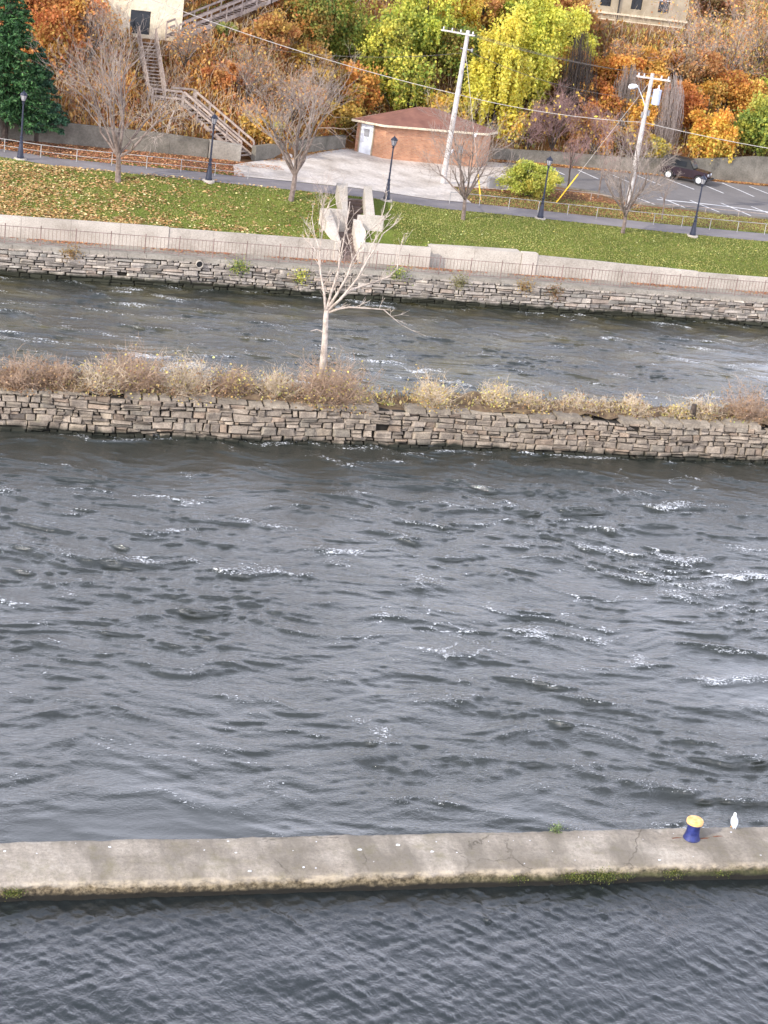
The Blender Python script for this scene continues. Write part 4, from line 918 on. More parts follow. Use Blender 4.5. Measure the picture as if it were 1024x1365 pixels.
def near_line(x, y, a, b2, w_):
    d = np.array([b2[0]-a[0], b2[1]-a[1]]); t = np.clip(((x-a[0])*d[0]+(y-a[1])*d[1])/(d@d), 0, 1); return np.hypot(x-a[0]-t*d[0], y-a[1]-t*d[1]) < w_
def blocked(x, y):
    return near_line(x, y, (21, 107.2), (17.5, 110.0), .75) | near_line(x, y, (15.4, 110.4), (17.6, 110.5), .6) | near_line(x, y, (15.7, 111), (15.3, 115.4), .62) | near_line(x, y, (16.8, 115.5), (24, 122), .9) | ((x > 12) & (x < 18) & (y > 115.2) & (y < 122))
EX = None
brush('hillside_weeds', 250000, (-40, 30), (.3, 18), ['#b5703c', '#a5622f', '#c08448', '#95553a', '#b87a3c', '#c9944f'], 'rust coloured weeds and brush covering the left hillside', .14, True, 1.25)
brush('hillside_weeds', 90000, (26, 85), (.3, 32), ['#b07a3c', '#a5622f', '#8f7a3f', '#94683a', '#c29445', '#7b5a3a'], 'orange and brown brush covering the right hillside', .17, True, 1.2)
brush('hillside_weeds', 16000, (12, 24.5), (7.6, 13.5), ['#8a8a45', '#a3944a', '#77803f', '#b08a45'], 'short olive grass around the cream building', .1, True, .2)
mb = MB(); rg = random.Random(9)
for i in range(5200):
    x = rg.uniform(0, 80) if i > 2200 else rg.uniform(4, 26); y = float(np.interp(x, *YBX))+rg.uniform(.4, 17)
    if blocked(x, y): continue
    z = G(x, y); l = rg.uniform(.7, 1.9); a = rg.uniform(0, 6.3); k = rg.uniform(.1, .7)
    mb.tube([(x, y, z-.05), (x+.3*l*k*math.cos(a), y+.3*l*k*math.sin(a), z+l*.6), (x+l*k*math.cos(a), y+l*k*math.sin(a), z+l*(1-.3*k))], [.013, .010, .006], 3, False)
tag(mb.build('dry_stalks', M_shrub), 'dry arching stalks standing through the hillside brush', 'brush', kind='stuff')

# fallen leaves
def fallen(name, n, f, cols, size, lab):
    P_ = []; 
    x, y = f(n); z = gz(x, y)+.035; V, FQ = quads(np.stack([x, y, z], 1), g_.uniform(size*.6, size*1.3, len(x)), g_, up=5.)
    return tag(np_mesh(name, V, FQ, M_fall, cols=np.repeat(pal(cols, len(x), g_, None, .2), 4, 0)), lab, 'leaves', kind='stuff')
LC = ['#c9a268', '#b88a52', '#d4b483', '#a87545', '#c2935a', '#8f6038']
def f1(n):
    x = g_.uniform(-18, 26, n); y = 93.4+g_.random(n)*6.2; keep = g_.random(n) < np.clip(.95-(np.maximum(x, 3)-4)/15+.4*np.sin(x*2.1+np.sin(y*1.9))*np.sin(y*2.7+x)-.15*((y-93)/6), .05, 1)*np.where(y < 94.1, 2.2, 1)
    k2 = ~((np.abs(x-(24.6+(y-93)*.245)) < 1.5)); return x[keep & k2], y[keep & k2]
fallen('fallen_leaves', 62000, f1, LC, .125, 'tan fallen leaves scattered thickly over the left lawn')
def f2(n):
    x = g_.uniform(26, 70, n); y = 93.6+g_.random(n)*6; k = (x > 27.5) & (g_.random(n) < .5+.5*np.sin(x*.8)*np.cos(y*1.7)); return x[k], y[k]
fallen('fallen_leaves', 2200, f2, ['#d0c060', '#c9b050', '#bfa060', '#d8cf8a'], .075, 'sparse yellow fallen leaves on the right lawn')
def f3(n):
    x = g_.uniform(-16, 23, n); y = g_.uniform(101.6, 106.2, n)+.0; k = y > np.interp(x, [p[0] for p in PF], [p[1] for p in PF])-.15; k &= g_.random(n) < .75; k &= ~((x > 20) & (y < 105)); return x[k], y[k]
fallen('fallen_leaves', 24000, f3, ['#9a5a3c', '#b07048', '#8a4f38', '#c08a5a'], .1, 'red brown fallen leaves between the left path and concrete wall')
def f4(n):
    x = g_.uniform(22, 70, n); b_ = np.interp(x, *YBX); y = b_-np.abs(g_.normal(0, .45, n)); return x, y
fallen('fallen_leaves', 7000, f4, ['#c08448', '#b0703c', '#d09a50', '#9a5f3a'], .11, 'orange fallen leaves drifted along the hill foot beside the parking lot')
def f5(n):
    x = g_.uniform(34.5, 48, n); y = g_.uniform(102.7, 110.5, n); k = (y < np.interp(x, [34, 41, 44, 47], [107, 110, 110, 107.5])) & (g_.random(n) < .75); return x[k], y[k]
fallen('fallen_leaves', 6500, f5, ['#8f5a3f', '#a86f48', '#b0824a', '#7d4a35'], .1, 'brown fallen leaves on the bed between path and parking lot')
x = g_.uniform(-5, 60, 5200); y = 92.9-np.abs(g_.normal(0, .28, 5200)); k = (g_.random(5200) < .5+.5*np.sin(x*.9)); x, y = x[k], y[k]
V, FQ = quads(np.stack([x, y, np.full(len(x), 1.625)], 1), g_.uniform(.06, .13, len(x)), g_, up=5.)
tag(np_mesh('fallen_leaves', V, FQ, M_fall, cols=np.repeat(pal(['#9a5a3c', '#b07048', '#8a4f38', '#a8764a'], len(x), g_), 4, 0)), 'russet fallen leaves along the foot of the promenade wall', 'leaves', kind='stuff')

# grass tufts give the lawn an uneven nap
n = 125000; x = g_.uniform(-22, 66, n); y = g_.uniform(93.35, 107.0, n); k = (y < np.interp(x, [p[0] for p in PN], [p[1] for p in PN])-.05) | ((y > np.interp(x, [p[0] for p in PF], [p[1] for p in PF])+.1) & (((x > 34.6) & (x < 41)) | ((x > 41) & (y < np.interp(x, [p[0] for p in LN], [p[1] for p in LN])-.2))))
k &= ~((np.abs(x-(25.1+(y-93)*.245)) < 1.9) & (y < 99.3)); k &= ~((y < 94.05) & (x > 29) & (x < 35))
x, y = x[k], y[k]; V, FQ = quads(np.stack([x, y, gz(x, y)+.03], 1), g_.uniform(.05, .1, len(x)), g_, vert=True, el=1.2)
gc = pal(['#7a8240', '#868c44', '#8c8d46', '#6e763a'], len(x), g_); wy = np.clip(.5+.5*np.sin(x*.45+1.5*np.sin(y*.8))*np.cos(y*.9-x*.2)+g_.normal(0, .25, len(x)), 0, 1)[:, None]*.75; gc = gc*np.array([.9, .80, .84])*(1-wy)+pal(['#a39a52', '#98934c', '#aaa05c'], len(x), g_)*wy
tag(np_mesh('grass', V, FQ, M_leaf, cols=np.repeat(gc, 4, 0)), 'short green grass blades covering the bank', 'grass', kind='stuff')

# ------------------------------------------------------------------ spruces
def spruce(base, h, r, seed, lab, cols, z0=.12):
    g2 = np.random.default_rng(seed); base = Vector(base); rt = root('spruce_tree', base, lab, 'tree'); mb = MB(); CC = []; 
    mb.tube([base-Vector((0, 0, .2)), base+Vector((0, 0, h*.5)), base+Vector((0, 0, h))], [.2, .12, .02], 8)
    z = z0*h
    while z < h*.98:
        rr_ = r*(1-(z-z0*h)/(h*(1-z0)))**.85+.12; nb = int(9+5*rr_/r)
        for k in range(nb):
            a = g2.uniform(0, 6.283); l = rr_*g2.uniform(.75, 1.1); dr = g2.uniform(.12, .3)
            e = base+Vector((l*math.cos(a), l*math.sin(a), z-l*dr+l*.12)); s_ = base+Vector((0, 0, z)); m_ = s_.lerp(e, .5)+Vector((0, 0, -.05*l))
            mb.tube([s_, m_, e], [.03, .02, .008], 3, False)
            m = int(90*l/r*max(1, r/2.2)); t = g2.random(m)**.7; wdt = .30*l*(1-t*.75)
            q = np.outer(1-t, np.array(s_))*(1)+np.outer(t, np.array(e)); side = g2.uniform(-1, 1, m)*wdt
            q[:, 0] += -math.sin(a)*side; q[:, 1] += math.cos(a)*side; q[:, 2] += -np.abs(side)*.25-g2.random(m)*.14
            CC.append(q)
        z += g2.uniform(.22, .34)
    CC = np.concatenate(CC); n = len(CC); V, FQ = quads(CC, g2.uniform(.07, .13, n), g2, up=.8, el=2.6)
    np_mesh('foliage', V, FQ, M_needle, parent=rt, cols=np.repeat(pal(cols, n, g2, None, .25), 4, 0)); mb.build('trunk', M_darkbark, rt)
spruce(hit(6, 190), 10.5, 2.8, 1, 'large dark green spruce at the top left edge', ['#294a28', '#365a30', '#1f3c20', '#4a6e3c'], .16)
spruce(hit(48, 189), 5.6, 1.9, 2, 'smaller blue green spruce beside the large one', ['#33523c', '#2a4634', '#466a50'], .22)

# ------------------------------------------------------------------ hill foot walls
def lowwall(pts, th, lab, mat=M_concold_shade):
    rt = root('low_concrete_wall', (pts[0][0], pts[0][1], G(pts[0][0], pts[0][1]-.5)), lab, 'wall'); mb = MB()
    for (x0, y0, h0), (x1, y1, h1) in zip(pts, pts[1:]):
        d = Vector((x1-x0, y1-y0, 0)); s_ = Vector((-d.y, d.x, 0)).normalized()*th; z0, z1 = G(x0, y0-.6), G(x1, y1-.6); t = random.Random(x0).uniform(.93, 1.05)
        e = d.normalized()*.004
        mb.hexa([(x0+e.x, y0, z0-.4), (x1-e.x, y1, z1-.4), (x1-e.x+s_.x, y1+s_.y, z1-.4), (x0+e.x+s_.x, y0+s_.y, z0-.4)], [(x0+e.x, y0, z0+h0), (x1-e.x, y1, z1+h1), (x1-e.x+s_.x, y1+s_.y, z1+h1), (x0+e.x+s_.x, y0+s_.y, z0+h0)], (t,)*3)
    mb.build('wall_panel', mat, rt)
lowwall([(-10, 106.2, 1.3), (-2, 106.2, 1.3), (4, 106.2, 1.3), (8, 106.2, 1.3), (12, 106.2, 1.25), (16, 106.2, 1.2), (18.4, 106.3, 1.1)], .3, 'weathered grey concrete wall behind the left path below the spruce')
lowwall([(18.45, 106.3, 1.1), (20.45, 106.3, 1.0)], .5, 'pale concrete end block at the foot of the wooden stairs', M_prom)
lowwall([(21.5, 107.0, .95), (24, 109.6, .95), (27, 113.1, .95), (29.4, 115.9, .9)], .3, 'grey concrete wall between the wooden stairs and the brick hut', M_concold_shade)
lowwall([(41, 118.6, .8), (46, 119.5, .9), (52, 119.5, 1.0), (57, 119.5, 1.4), (62, 119.6, 2.0), (70, 119.8, 2.2), (90, 121, 2.2)], .35, 'dark grey retaining wall along the back of the parking lot')

# ------------------------------------------------------------------ brick hut
hp = [(31.7, 114.3), (38.6, 114.8), (39.7, 116.0), (38.8, 118.6), (32.3, 118.3), (29.95, 115.45)]
hut = root('brick_hut', (35, 116, G(35, 114)), 'small brick hut with brown hip roof on the pale concrete pad', 'hut')
zb, zt = 3.6, 6.12
n = 6
for i in range(n):
    a, b2 = hp[i], hp[(i+1) % n]; d = Vector((b2[0]-a[0], b2[1]-a[1], 0)); L_ = d.length; o = bpy.data.objects.new('wall', None)
    mb = MB(); mb.box((L_/2, .1, (zt-zb)/2), (L_-.004, .2, zt-zb)); me = mb
    ob = mb.build('wall', M_brick, hut, local=True); ob.location = Vector((a[0], a[1], zb))-Vector(hut.location); ob.rotation_euler.z = math.atan2(d.y, d.x)
cx, cy = 35.2, 116.4
out = [(cx+(x-cx)*1.09, cy+(y-cy)*1.18) for x, y in hp]
mb = MB(); r1, r2 = (34.4, 116.6, 7.3), (35.6, 116.7, 7.3)
V = [(x, y, zt+.12) for x, y in out]+[r1, r2]; mb.add(V, [(0, 1, 7, 6), (1, 2, 7), (2, 3, 7), (3, 4, 6, 7), (4, 5, 6), (5, 0, 6), (5, 4, 3, 2, 1, 0)]); mb.build('roof', M_roof, hut)
mb = MB()
for i in range(n): mb.bar((*out[i], zt+.05), (*out[(i+1) % n], zt+.05), .06, .14)
mb.build('fascia', M_stucco, hut)
a, b2 = Vector((*hp[5], 0)), Vector((*hp[0], 0)); d = (b2-a).normalized(); nr = Vector((d.y, -d.x, 0)); q = a+d*.75+nr*.03; 
z0 = G(30.5, 114.8)
mb = MB(); mb.box(q+Vector((0, 0, z0+1.0)), (.85, .06, 2.0), math.atan2(d.y, d.x)); dr = mb.build('door', M_whitem, hut)
MB().box(q+nr*.05+Vector((0, 0, z0+1.45)), (.35, .04, .5), math.atan2(d.y, d.x)).build('vent', M_grey, dr)
mb = MB(); mb.box(a+d*.28+nr*.03+Vector((0, 0, z0+1.02)), (.08, .09, 2.1), math.atan2(d.y, d.x)); mb.box(a+d*1.22+nr*.03+Vector((0, 0, z0+1.02)), (.08, .09, 2.1), math.atan2(d.y, d.x)); mb.build('door_frame', M_beige, hut)
for px_, py_, zz in ((603, 201, 4.9), (635, 178, 6.1)):
    p = on_y(px_, py_, 114.5); MB().tube([p+Vector((.1, .1, .1)), p, p+Vector((-.14, -.12, -.16))], [.05, .08, .13], 8).build('floodlight', M_whitem, hut)
# bin and meter on the hut front, utility box
p = hit(613, 220); b = root('litter_bin', p, 'green litter bin standing against the brick hut front', 'bin')
MB().lathe((0, 0, 0), [(.24, 0), (.28, .05), (.3, .75), (.32, .78), (.32, .84)], 14).build('body', M_green, b, local=True)
MB().lathe((0, 0, 0), [(.33, .84), (.31, .95), (.15, 1.0), (0, 1.01)], 14).build('lid', M_grey, b, local=True)
p = on_y(614, 198, 114.45); MB().box((p.x, 114.42, p.z-.05), (.3, .12, .5)).build('meter_box', M_grey, hut)
p = hit(657, 251); b = root('utility_box', p, 'squat grey utility box on the pad right of the yellow guard post', 'utility box')
MB().box((0, 0, .32), (.75, .5, .64)).build('cabinet', M_grey, b, bevel=.02, local=True); MB().box((0, 0, .67), (.82, .57, .06)).build('lid', M_grey, b, bevel=.01, local=True)

# ------------------------------------------------------------------ utility poles and wires
p1 = hit(590, 245); t1 = Vector((p1.x+.25, p1.y, 13.45))
u = root('utility_pole', p1, 'tall pale wooden utility pole beside the brick hut', 'utility pole', 'utility poles')
MB().tube([p1-Vector((0, 0, .3)), p1.lerp(t1, .5), t1], [.19, .165, .125], 12).build('pole', M_pole, u)
ad = Vector((.75, -.66, 0)).normalized()      # cross arm axis, seen long to the left
mb = MB()
for z, y_ in ((-.25, .12), (-.25, -.12)):
    o_ = Vector((ad.y, -ad.x, 0))*y_; mb.bar(t1+Vector((0, 0, z))+o_-ad*1.9*.95, t1+Vector((0, 0, z))+o_+ad*.45, .07, .08)
arm = mb.build('cross_arm', M_pole, u)
att1 = []
for s_ in (-1.7, -1.1, -.5, .35):
    q = t1+ad*s_+Vector((0, 0, -.18)); MB().lathe(q, [(.03, 0), (.05, .04), (.03, .08), (.045, .12), (.02, .16)], 8).build('insulator', M_whitem, u); att1.append(q+Vector((0, 0, .16)))
mb = MB(); q = t1+Vector((0, 0, -1.15)); mb.tube([q-ad*.35, q+ad*.45], .035, 6); mb.lathe(q+ad*.45, [(.05, -.1), (.07, 0), (.05, .1)], 8); mb.build('bracket', M_grey, u)
p2 = hit(835, 282); t2 = Vector((46.05, p2.y, 12.35))
u2 = root('utility_pole', p2, 'pale utility pole carrying a grey transformer and street light above the lot', 'utility pole', 'utility poles')
MB().tube([p2-Vector((0, 0, .3)), p2.lerp(t2, .5), t2], [.18, .155, .12], 12).build('pole', M_pole, u2)
a2 = Vector((.95, -.3, 0)).normalized(); mb = MB()
for o3 in (.1, -.1):
    mb.bar(t2+Vector((0, o3, -.3))-a2*.95, t2+Vector((0, o3, -.3))+a2*1.15, .08, .1)
mb.build('cross_arm', M_pole, u2)
att2 = []
for s_ in (-.85, -.5, .6, 1.05):
    q = t2+a2*s_+Vector((0, 0, -.25)); MB().lathe(q, [(.03, 0), (.06, .05), (.03, .1), (.05, .15), (.02, .2)], 8).build('insulator', M_whitem, u2); att2.append(q+Vector((0, 0, .2)))
q = t2+Vector((.52, -.05, -1.9))
tr = MB().lathe(q, [(.2, -.02), (.26, .0), (.27, .05), (.27, .85), (.29, .87), (.29, .92), (.12, .98), (0, 1.0)], 16).build('transformer', pm('transformer_paint', [(.3, '#a3abc0'), (.7, '#c0c7d8')], 2, rough=.5), u2)
MB().lathe(q+Vector((.05, 0, .95)), [(.05, 0), (.07, .06), (.04, .12), (.07, .18), (.03, .28)], 8).build('bushing', M_whitem, tr)
MB().bar(t2+Vector((.1, 0, -1.4)), q+Vector((-.2, 0, .5)), .06, .1).build('transformer_bracket', M_grey, u2)
la = t2+Vector((0, 0, -2.25)); hd = on_y(845, 115.5, p2.y-.3)
MB().tube([la, la.lerp(hd, .3)+Vector((-.05, 0, .28)), la.lerp(hd, .65)+Vector((-.02, 0, .35)), hd+Vector((.2, 0, .05))], .032, 8).build('lamp_arm', M_whitem, u2)
MB().tube([hd+Vector((.28, .02, .05)), hd+Vector((.12, 0, .05)), hd+Vector((-.1, 0, .0)), hd+Vector((-.26, 0, -.05)), hd+Vector((-.34, 0, -.08))], [.05, .13, .17, .15, .05], 12).build('lamp_head', M_whitem, u2)
for x_, z_ in ((-.2, -.55), (.2, -.4)): MB().tube([la+Vector((x_, 0, z_)), la+Vector((x_, 0, z_+.35))], .09, 8).build('splice_box', M_grey, u2)
def wire(name, a, b2, sag, r, lab, mat=M_wire, n=28):
    a, b2 = Vector(a), Vector(b2); tag(MB().tube([a.lerp(b2, i/n)-Vector((0, 0, 4*sag*(i/n)*(1-i/n))) for i in range(n+1)], r, 5).build(name, mat), lab, 'cable', 'overhead cables')
k1 = p1.lerp(t1, .60); k1 = on_y(607, 125, p1.y)
k2 = on_y(858, 163, p2.y)
wire('overhead_cable', on_y(196, -3, 112), k1, .35, .022, 'thick pale cable sloping from the hilltop stairs down to the hut pole', M_cable)
wire('overhead_cable', k1, k2, .3, .02, 'thick pale cable running from the hut pole to the transformer pole', M_cable)
wire('overhead_cable', k2, k2+Vector((30, -3, 0)), .9, .024, 'thick cable leaving the transformer pole towards the right edge', M_cable)
for i, nm in enumerate(('outermost', 'second', 'innermost')):
    wire('overhead_cable', att1[i], att2[i], .35, .012, nm+' thin wire between the two pole cross arms')
wire('overhead_cable', on_y(225, 36, 112), on_y(621, 70, p1.y), .9, .014, 'thin dark wire crossing the trees to the hut pole below its cross arm')
wire('overhead_cable', on_y(621, 66, p1.y), on_y(864, 132, p2.y), .6, .014, 'thin dark wire from below the first cross arm to the street light arm')
# guys with yellow guards
def guy(top, foot, lab, glen):
    rt = root('guy_wire', foot, lab, 'guy wire', 'guy wires of the utility poles'); MB().tube([foot, top], .013, 5).build('cable', M_cable, rt)
    d = (top-foot).normalized(); MB().tube([foot+d*.05, foot+d*glen], .045, 10).build('guard', M_yel, rt)
guy(t2+Vector((0, 0, -.4)), hit(741, 271), 'taut guy wire with long leaning yellow guard right of the round bush', 2.3)
guy(t1+Vector((0, 0, -1.2)), hit(641, 268), 'steep guy wire with yellow guard left of the grey utility box', 1.9)

# ------------------------------------------------------------------ wooden stairs
ws = root('wooden_stairs', (21.5, 107.3, 4.4), 'long grey wooden stairway zigzagging down the rust hillside', 'stairs')
def flight(a0, a1, b0, b1, nst, name='flight', rh=.95, rails=2, post=1.6, tread=.26):
    """a0->a1 left stringer (bottom->top), b0->b1 right stringer"""
    a0, a1, b0, b1 = map(Vector, (a0, a1, b0, b1)); mb = MB()
    for k in range(nst):
        t = (k+.5)/nst; A, B2 = a0.lerp(a1, t), b0.lerp(b1, t); mb.bar(A, B2, tread, .045)
    mb.build('treads', M_wood, ws)
    mb = MB(); mb.bar(a0, a1, .05, .26); mb.bar(b0, b1, .05, .26); mb.build('stringers', M_wood, ws)
    for s0, s1 in ((a0, a1), (b0, b1)):
        mb = MB(); L_ = (s1-s0).length; n = max(2, int(L_/post)+1)
        for k in range(n+1): p = s0.lerp(s1, k/n); mb.box(p+Vector((0, 0, rh/2-.1)), (.09, .09, rh+.2))
        for r_ in range(rails):
            z = Vector((0, 0, rh*(1-.45*r_))); mb.bar(s0+z, s1+z, .05, .13)
        mb.build('handrail', M_wood, ws)
LZ = 6.75
a0 = Vector((20.55, 107.0, 4.45)); b0 = Vector((21.45, 107.6, 4.45)); a1 = Vector((17.15, 109.7, LZ)); b1 = Vector((18.0, 110.4, LZ))
flight(a0, a1, b0, b1, 14)
# landing
mb = MB()
for k in range(9): y = 109.75+k*.15; mb.box((16.55, y+.05, LZ), (2.9, .13, .05))
mb.build('landing', M_wood, ws)
for x, y in ((15.2, 109.72), (17.1, 109.72), (18.02, 110.4), (18.02, 111.15), (15.2, 111.0)): MB().box((x, y, (LZ+.95+G(x, y))/2-.1), (.12, .12, LZ+.95-G(x, y)+.2)).build('post', M_wood, ws)
for z in (.95, .5):
    for A, B2 in (((15.26, 109.72), (17.04, 109.72)), ((16.6, 111.15), (17.96, 111.15)), ((18.02, 110.46), (18.02, 111.09))): MB().bar((*A, LZ+z), (*B2, LZ+z), .05, .12).build('landing_rail', M_wood, ws)
flight((15.15, 111.1, LZ+.05), (14.75, 115.2, 9.9), (16.2, 111.1, LZ+.05), (15.85, 115.2, 9.9), 17, rails=2, rh=.85)
flight((17.3, 115.0, 10.25), (24.3, 121.0, 12.75), (16.6, 115.8, 10.25), (23.6, 121.9, 12.75), 26, rails=2, rh=.9, tread=.3)
flight((24.3, 121.0, 12.75), (30, 125.9, 14.8), (23.6, 121.9, 12.75), (29.3, 126.8, 14.8), 20, rails=2, rh=.9, tread=.3)

# ------------------------------------------------------------------ buildings
b = root('cream_building', (15.2, 120, 9.7), 'cream stucco building with a dark doorway at the top of the wooden stairs', 'building')
def wallbox(x0, x1, yf, dep, z0, z1, holes, mat, par):
    """front wall at yf with rectangular openings (x0,x1,z0,z1)"""
    xs_ = sorted({x0, x1}|{h[0] for h in holes}|{h[1] for h in holes}); zs_ = sorted({z0, z1}|{h[2] for h in holes}|{h[3] for h in holes}); mb = MB()
    for i in range(len(xs_)-1):
        for j in range(len(zs_)-1):
            xm, zm = (xs_[i]+xs_[i+1])/2, (zs_[j]+zs_[j+1])/2
            if any(h[0] < xm < h[1] and h[2] < zm < h[3] for h in holes): continue
            mb.box((xm, yf+.12, zm), (xs_[i+1]-xs_[i], .24, zs_[j+1]-zs_[j]))
    mb.box((x0+.12, yf+dep/2+.13, (z0+z1)/2), (.24, dep, z1-z0)); mb.box((x1-.12, yf+dep/2+.13, (z0+z1)/2), (.24, dep, z1-z0)); mb.box(((x0+x1)/2, yf+dep+.2, (z0+z1)/2), (x1-x0, .2, z1-z0))
    return mb.build('wall', mat, par)
wallbox(12.55, 17.65, 116.3, 5, 9.0, 15.5, [(14.3, 15.6, 10.17, 11.65), (13.3, 14.3, 12.6, 13.8)], M_stucco, b)
MB().box((14.95, 116.5, 10.9), (1.3, .05, 1.5)).build('window', M_darkg, b); MB().box((13.8, 116.5, 13.2), (1, .05, 1.2)).build('window', M_darkg, b)
MB().box((13.8, 116.28, 12.53), (1.15, .2, .1)).build('sill', M_beige, b); MB().box((15.1, 118.9, 15.6), (5.9, 5.9, .2)).build('roof', M_grey, b)
MB().tube([(12.4, 116.2, 9.3), (12.4, 116.2, 15.5)], .07, 8).build('downpipe', M_pole, b)
gx = 57.; b = root('beige_building', (57.5, 140, 12.6), 'beige stone building with dark windows and a cornice at the top right', 'building')
ho = [(x, x+1.0, 14.0, 15.9) for x in (54.3, 57.0, 59.4)]
wallbox(53.0, 62.0, 136.8, 8, 11.5, 19, ho, M_beige, b)
for h in ho: w_ = MB().box(((h[0]+h[1])/2, 137.0, 14.95), (1.0, .05, 1.9)).build('window', M_darkg, b); MB().box(((h[0]+h[1])/2, 136.94, 14.95), (1.0, .05, .06)).build('frame', M_whitem, w_)
mb = MB(); mb.box((57.5, 136.75, 13.5), (9.2, .25, .14)); mb.box((57.5, 136.77, 13.0), (9.1, .18, .08)); mb.build('cornice', M_stucco, b); MB().box((57.5, 141, 19.1), (10, 9, .25)).build('roof', M_grey, b)
MB().tube([(55.9, 136.7, 11.5), (55.9, 136.7, 18)], .07, 8).build('downpipe', M_black, b)
b = root('white_house', (33.2, 133, 12.4), 'small white house fragment between treetops at the top centre', 'house')
wallbox(31.8, 35.2, 131.5, 6, 11.5, 16, [(32.6, 33.5, 13.2, 14.8)], M_stucco, b); MB().box((33.05, 131.7, 14), (.9, .05, 1.6)).build('window', M_darkg, b)
MB().hexa([(31.4, 131, 16), (35.6, 131, 16), (35.6, 138, 16), (31.4, 138, 16)], [(31.4, 134.4, 18), (35.6, 134.4, 18), (35.6, 134.6, 18), (31.4, 134.6, 18)]).build('roof', M_roof, b)

# ------------------------------------------------------------------ parked car (boxy off-roader)
cp = hit(915, 243); cf, cr_ = hit(937, 249), hit(896, 238)
car = root('parked_car', (cp.x, cp.y+.2, G(cp.x, cp.y)+.05), 'dark maroon black boxy off roader parked under the golden maple', 'car')
ang = R(-40)
M_carp = pm('car_paint', [(.3, '#241a20'), (.7, '#33242b')], 1, rough=.25)
mb = MB()      # local: x forward, origin at centre on the ground
def sect(x, pts): return [(x, y, z) for y, z in pts]
def shell(secs):
    m = MB(); n = len(secs[0]); vs = [v for s_ in secs for v in s_]; fs = [(i*n+j, (i+1)*n+j, (i+1)*n+(j+1) % n, i*n+(j+1) % n) for i in range(len(secs)-1) for j in range(n)]
    fs += [tuple(range(n)), tuple((len(secs)-1)*n+j for j in range(n))[::-1]]; return m.add(vs, fs)
def ring(hw, z0, z1, ch=.06): return [(-hw, z0), (-hw, z1-ch), (-hw+ch, z1), (hw-ch, z1), (hw, z1-ch), (hw, z0)]
shell([sect(-1.95, ring(.76, .5, 1.02)), sect(-1.9, ring(.8, .45, 1.06)), sect(.55, ring(.8, .45, 1.06)), sect(.7, ring(.76, .45, 1.08)), sect(1.7, ring(.66, .48, 1.0)), sect(1.82, ring(.6, .5, .94))]).build('body', M_carp, car, local=True)
shell([sect(-1.9, ring(.74, 1.06, 1.7)), sect(-1.85, ring(.74, 1.06, 1.76)), sect(.2, ring(.72, 1.06, 1.76)), sect(.62, ring(.72, 1.06, 1.14))]).build('soft_top', M_black, car, local=True)
for s_ in (-1, 1):
    for x0, x1 in ((-1.75, -1.05), (-.9, .05)): MB().box(((x0+x1)/2, s_*.745, 1.4), (x1-x0, .02, .42)).build('side_window', M_darkg, car, local=True)
mb = MB(); mb.add([(.235, -.62, 1.70), (.235, .62, 1.70), (.64, .64, 1.16), (.64, -.64, 1.16)], [(0, 1, 2, 3)]); mb.v = [(x+.02, y, z+.012) for x, y, z in mb.v]; mb.build('windshield', pm('windshield', [(.3, '#4a5158'), (.7, '#6a7178')], 1, rough=.1), car, local=True)
for x in (-1.25, 1.25):
    for s_ in (-1, 1):
        Mx = Matrix.Rotation(R(90)*s_, 3, 'X')
        wv = MB().lathe((x, s_*.72, .37), [(.2, -.12), (.36, -.12), (.38, -.08), (.38, .08), (.36, .12), (.22, .12)], 20, Mx).build('wheel', M_black, car, local=True)
        MB().lathe((x, s_*.72, .37), [(.22, -.125), (.2, -.13), (.07, -.10), (0, -.10)], 14, Mx).build('rim', M_whitem, wv, local=True); MB().lathe((x, s_*.72, .37), [(.22, .125), (.2, .13), (.07, .10), (0, .10)], 14, Mx).build('rim', M_whitem, wv, local=True)
        fm = MB(); N_ = 9
        fm.tube([(x+.47*math.cos(a), s_*.8, .37+.47*math.sin(a)) for a in [math.pi*k/8 for k in range(9)]], .055, 6); fm.build('fender', M_carp, car, local=True)
for s_ in (-1, 1):
    MB().tube([(1.8, s_*.45, .82), (1.86, s_*.45, .82)], .1, 14).build('headlight', M_whitem, car, local=True)
mb = MB()
for k in range(7): mb.box((1.835, -.24+k*.08, .78), (.02, .03, .26))
mb.build('grille', M_grey, car, local=True); MB().box((1.98, 0, .5), (.14, 1.5, .14)).build('bumper', M_black, car, bevel=.02, local=True); MB().box((-2.02, 0, .5), (.12, 1.4, .14)).build('bumper', M_black, car, bevel=.02, local=True)
Mr = Matrix.Rotation(R(90), 3, 'Y'); MB().lathe((-2.06, .0, 1.0), [(.15, -.1), (.36, -.1), (.37, 0), (.36, .1), (.15, .1)], 20, Mr).build('spare_wheel', M_black, car, local=True)
car.rotation_euler.z = ang; car.scale = (.92, .92, .92)

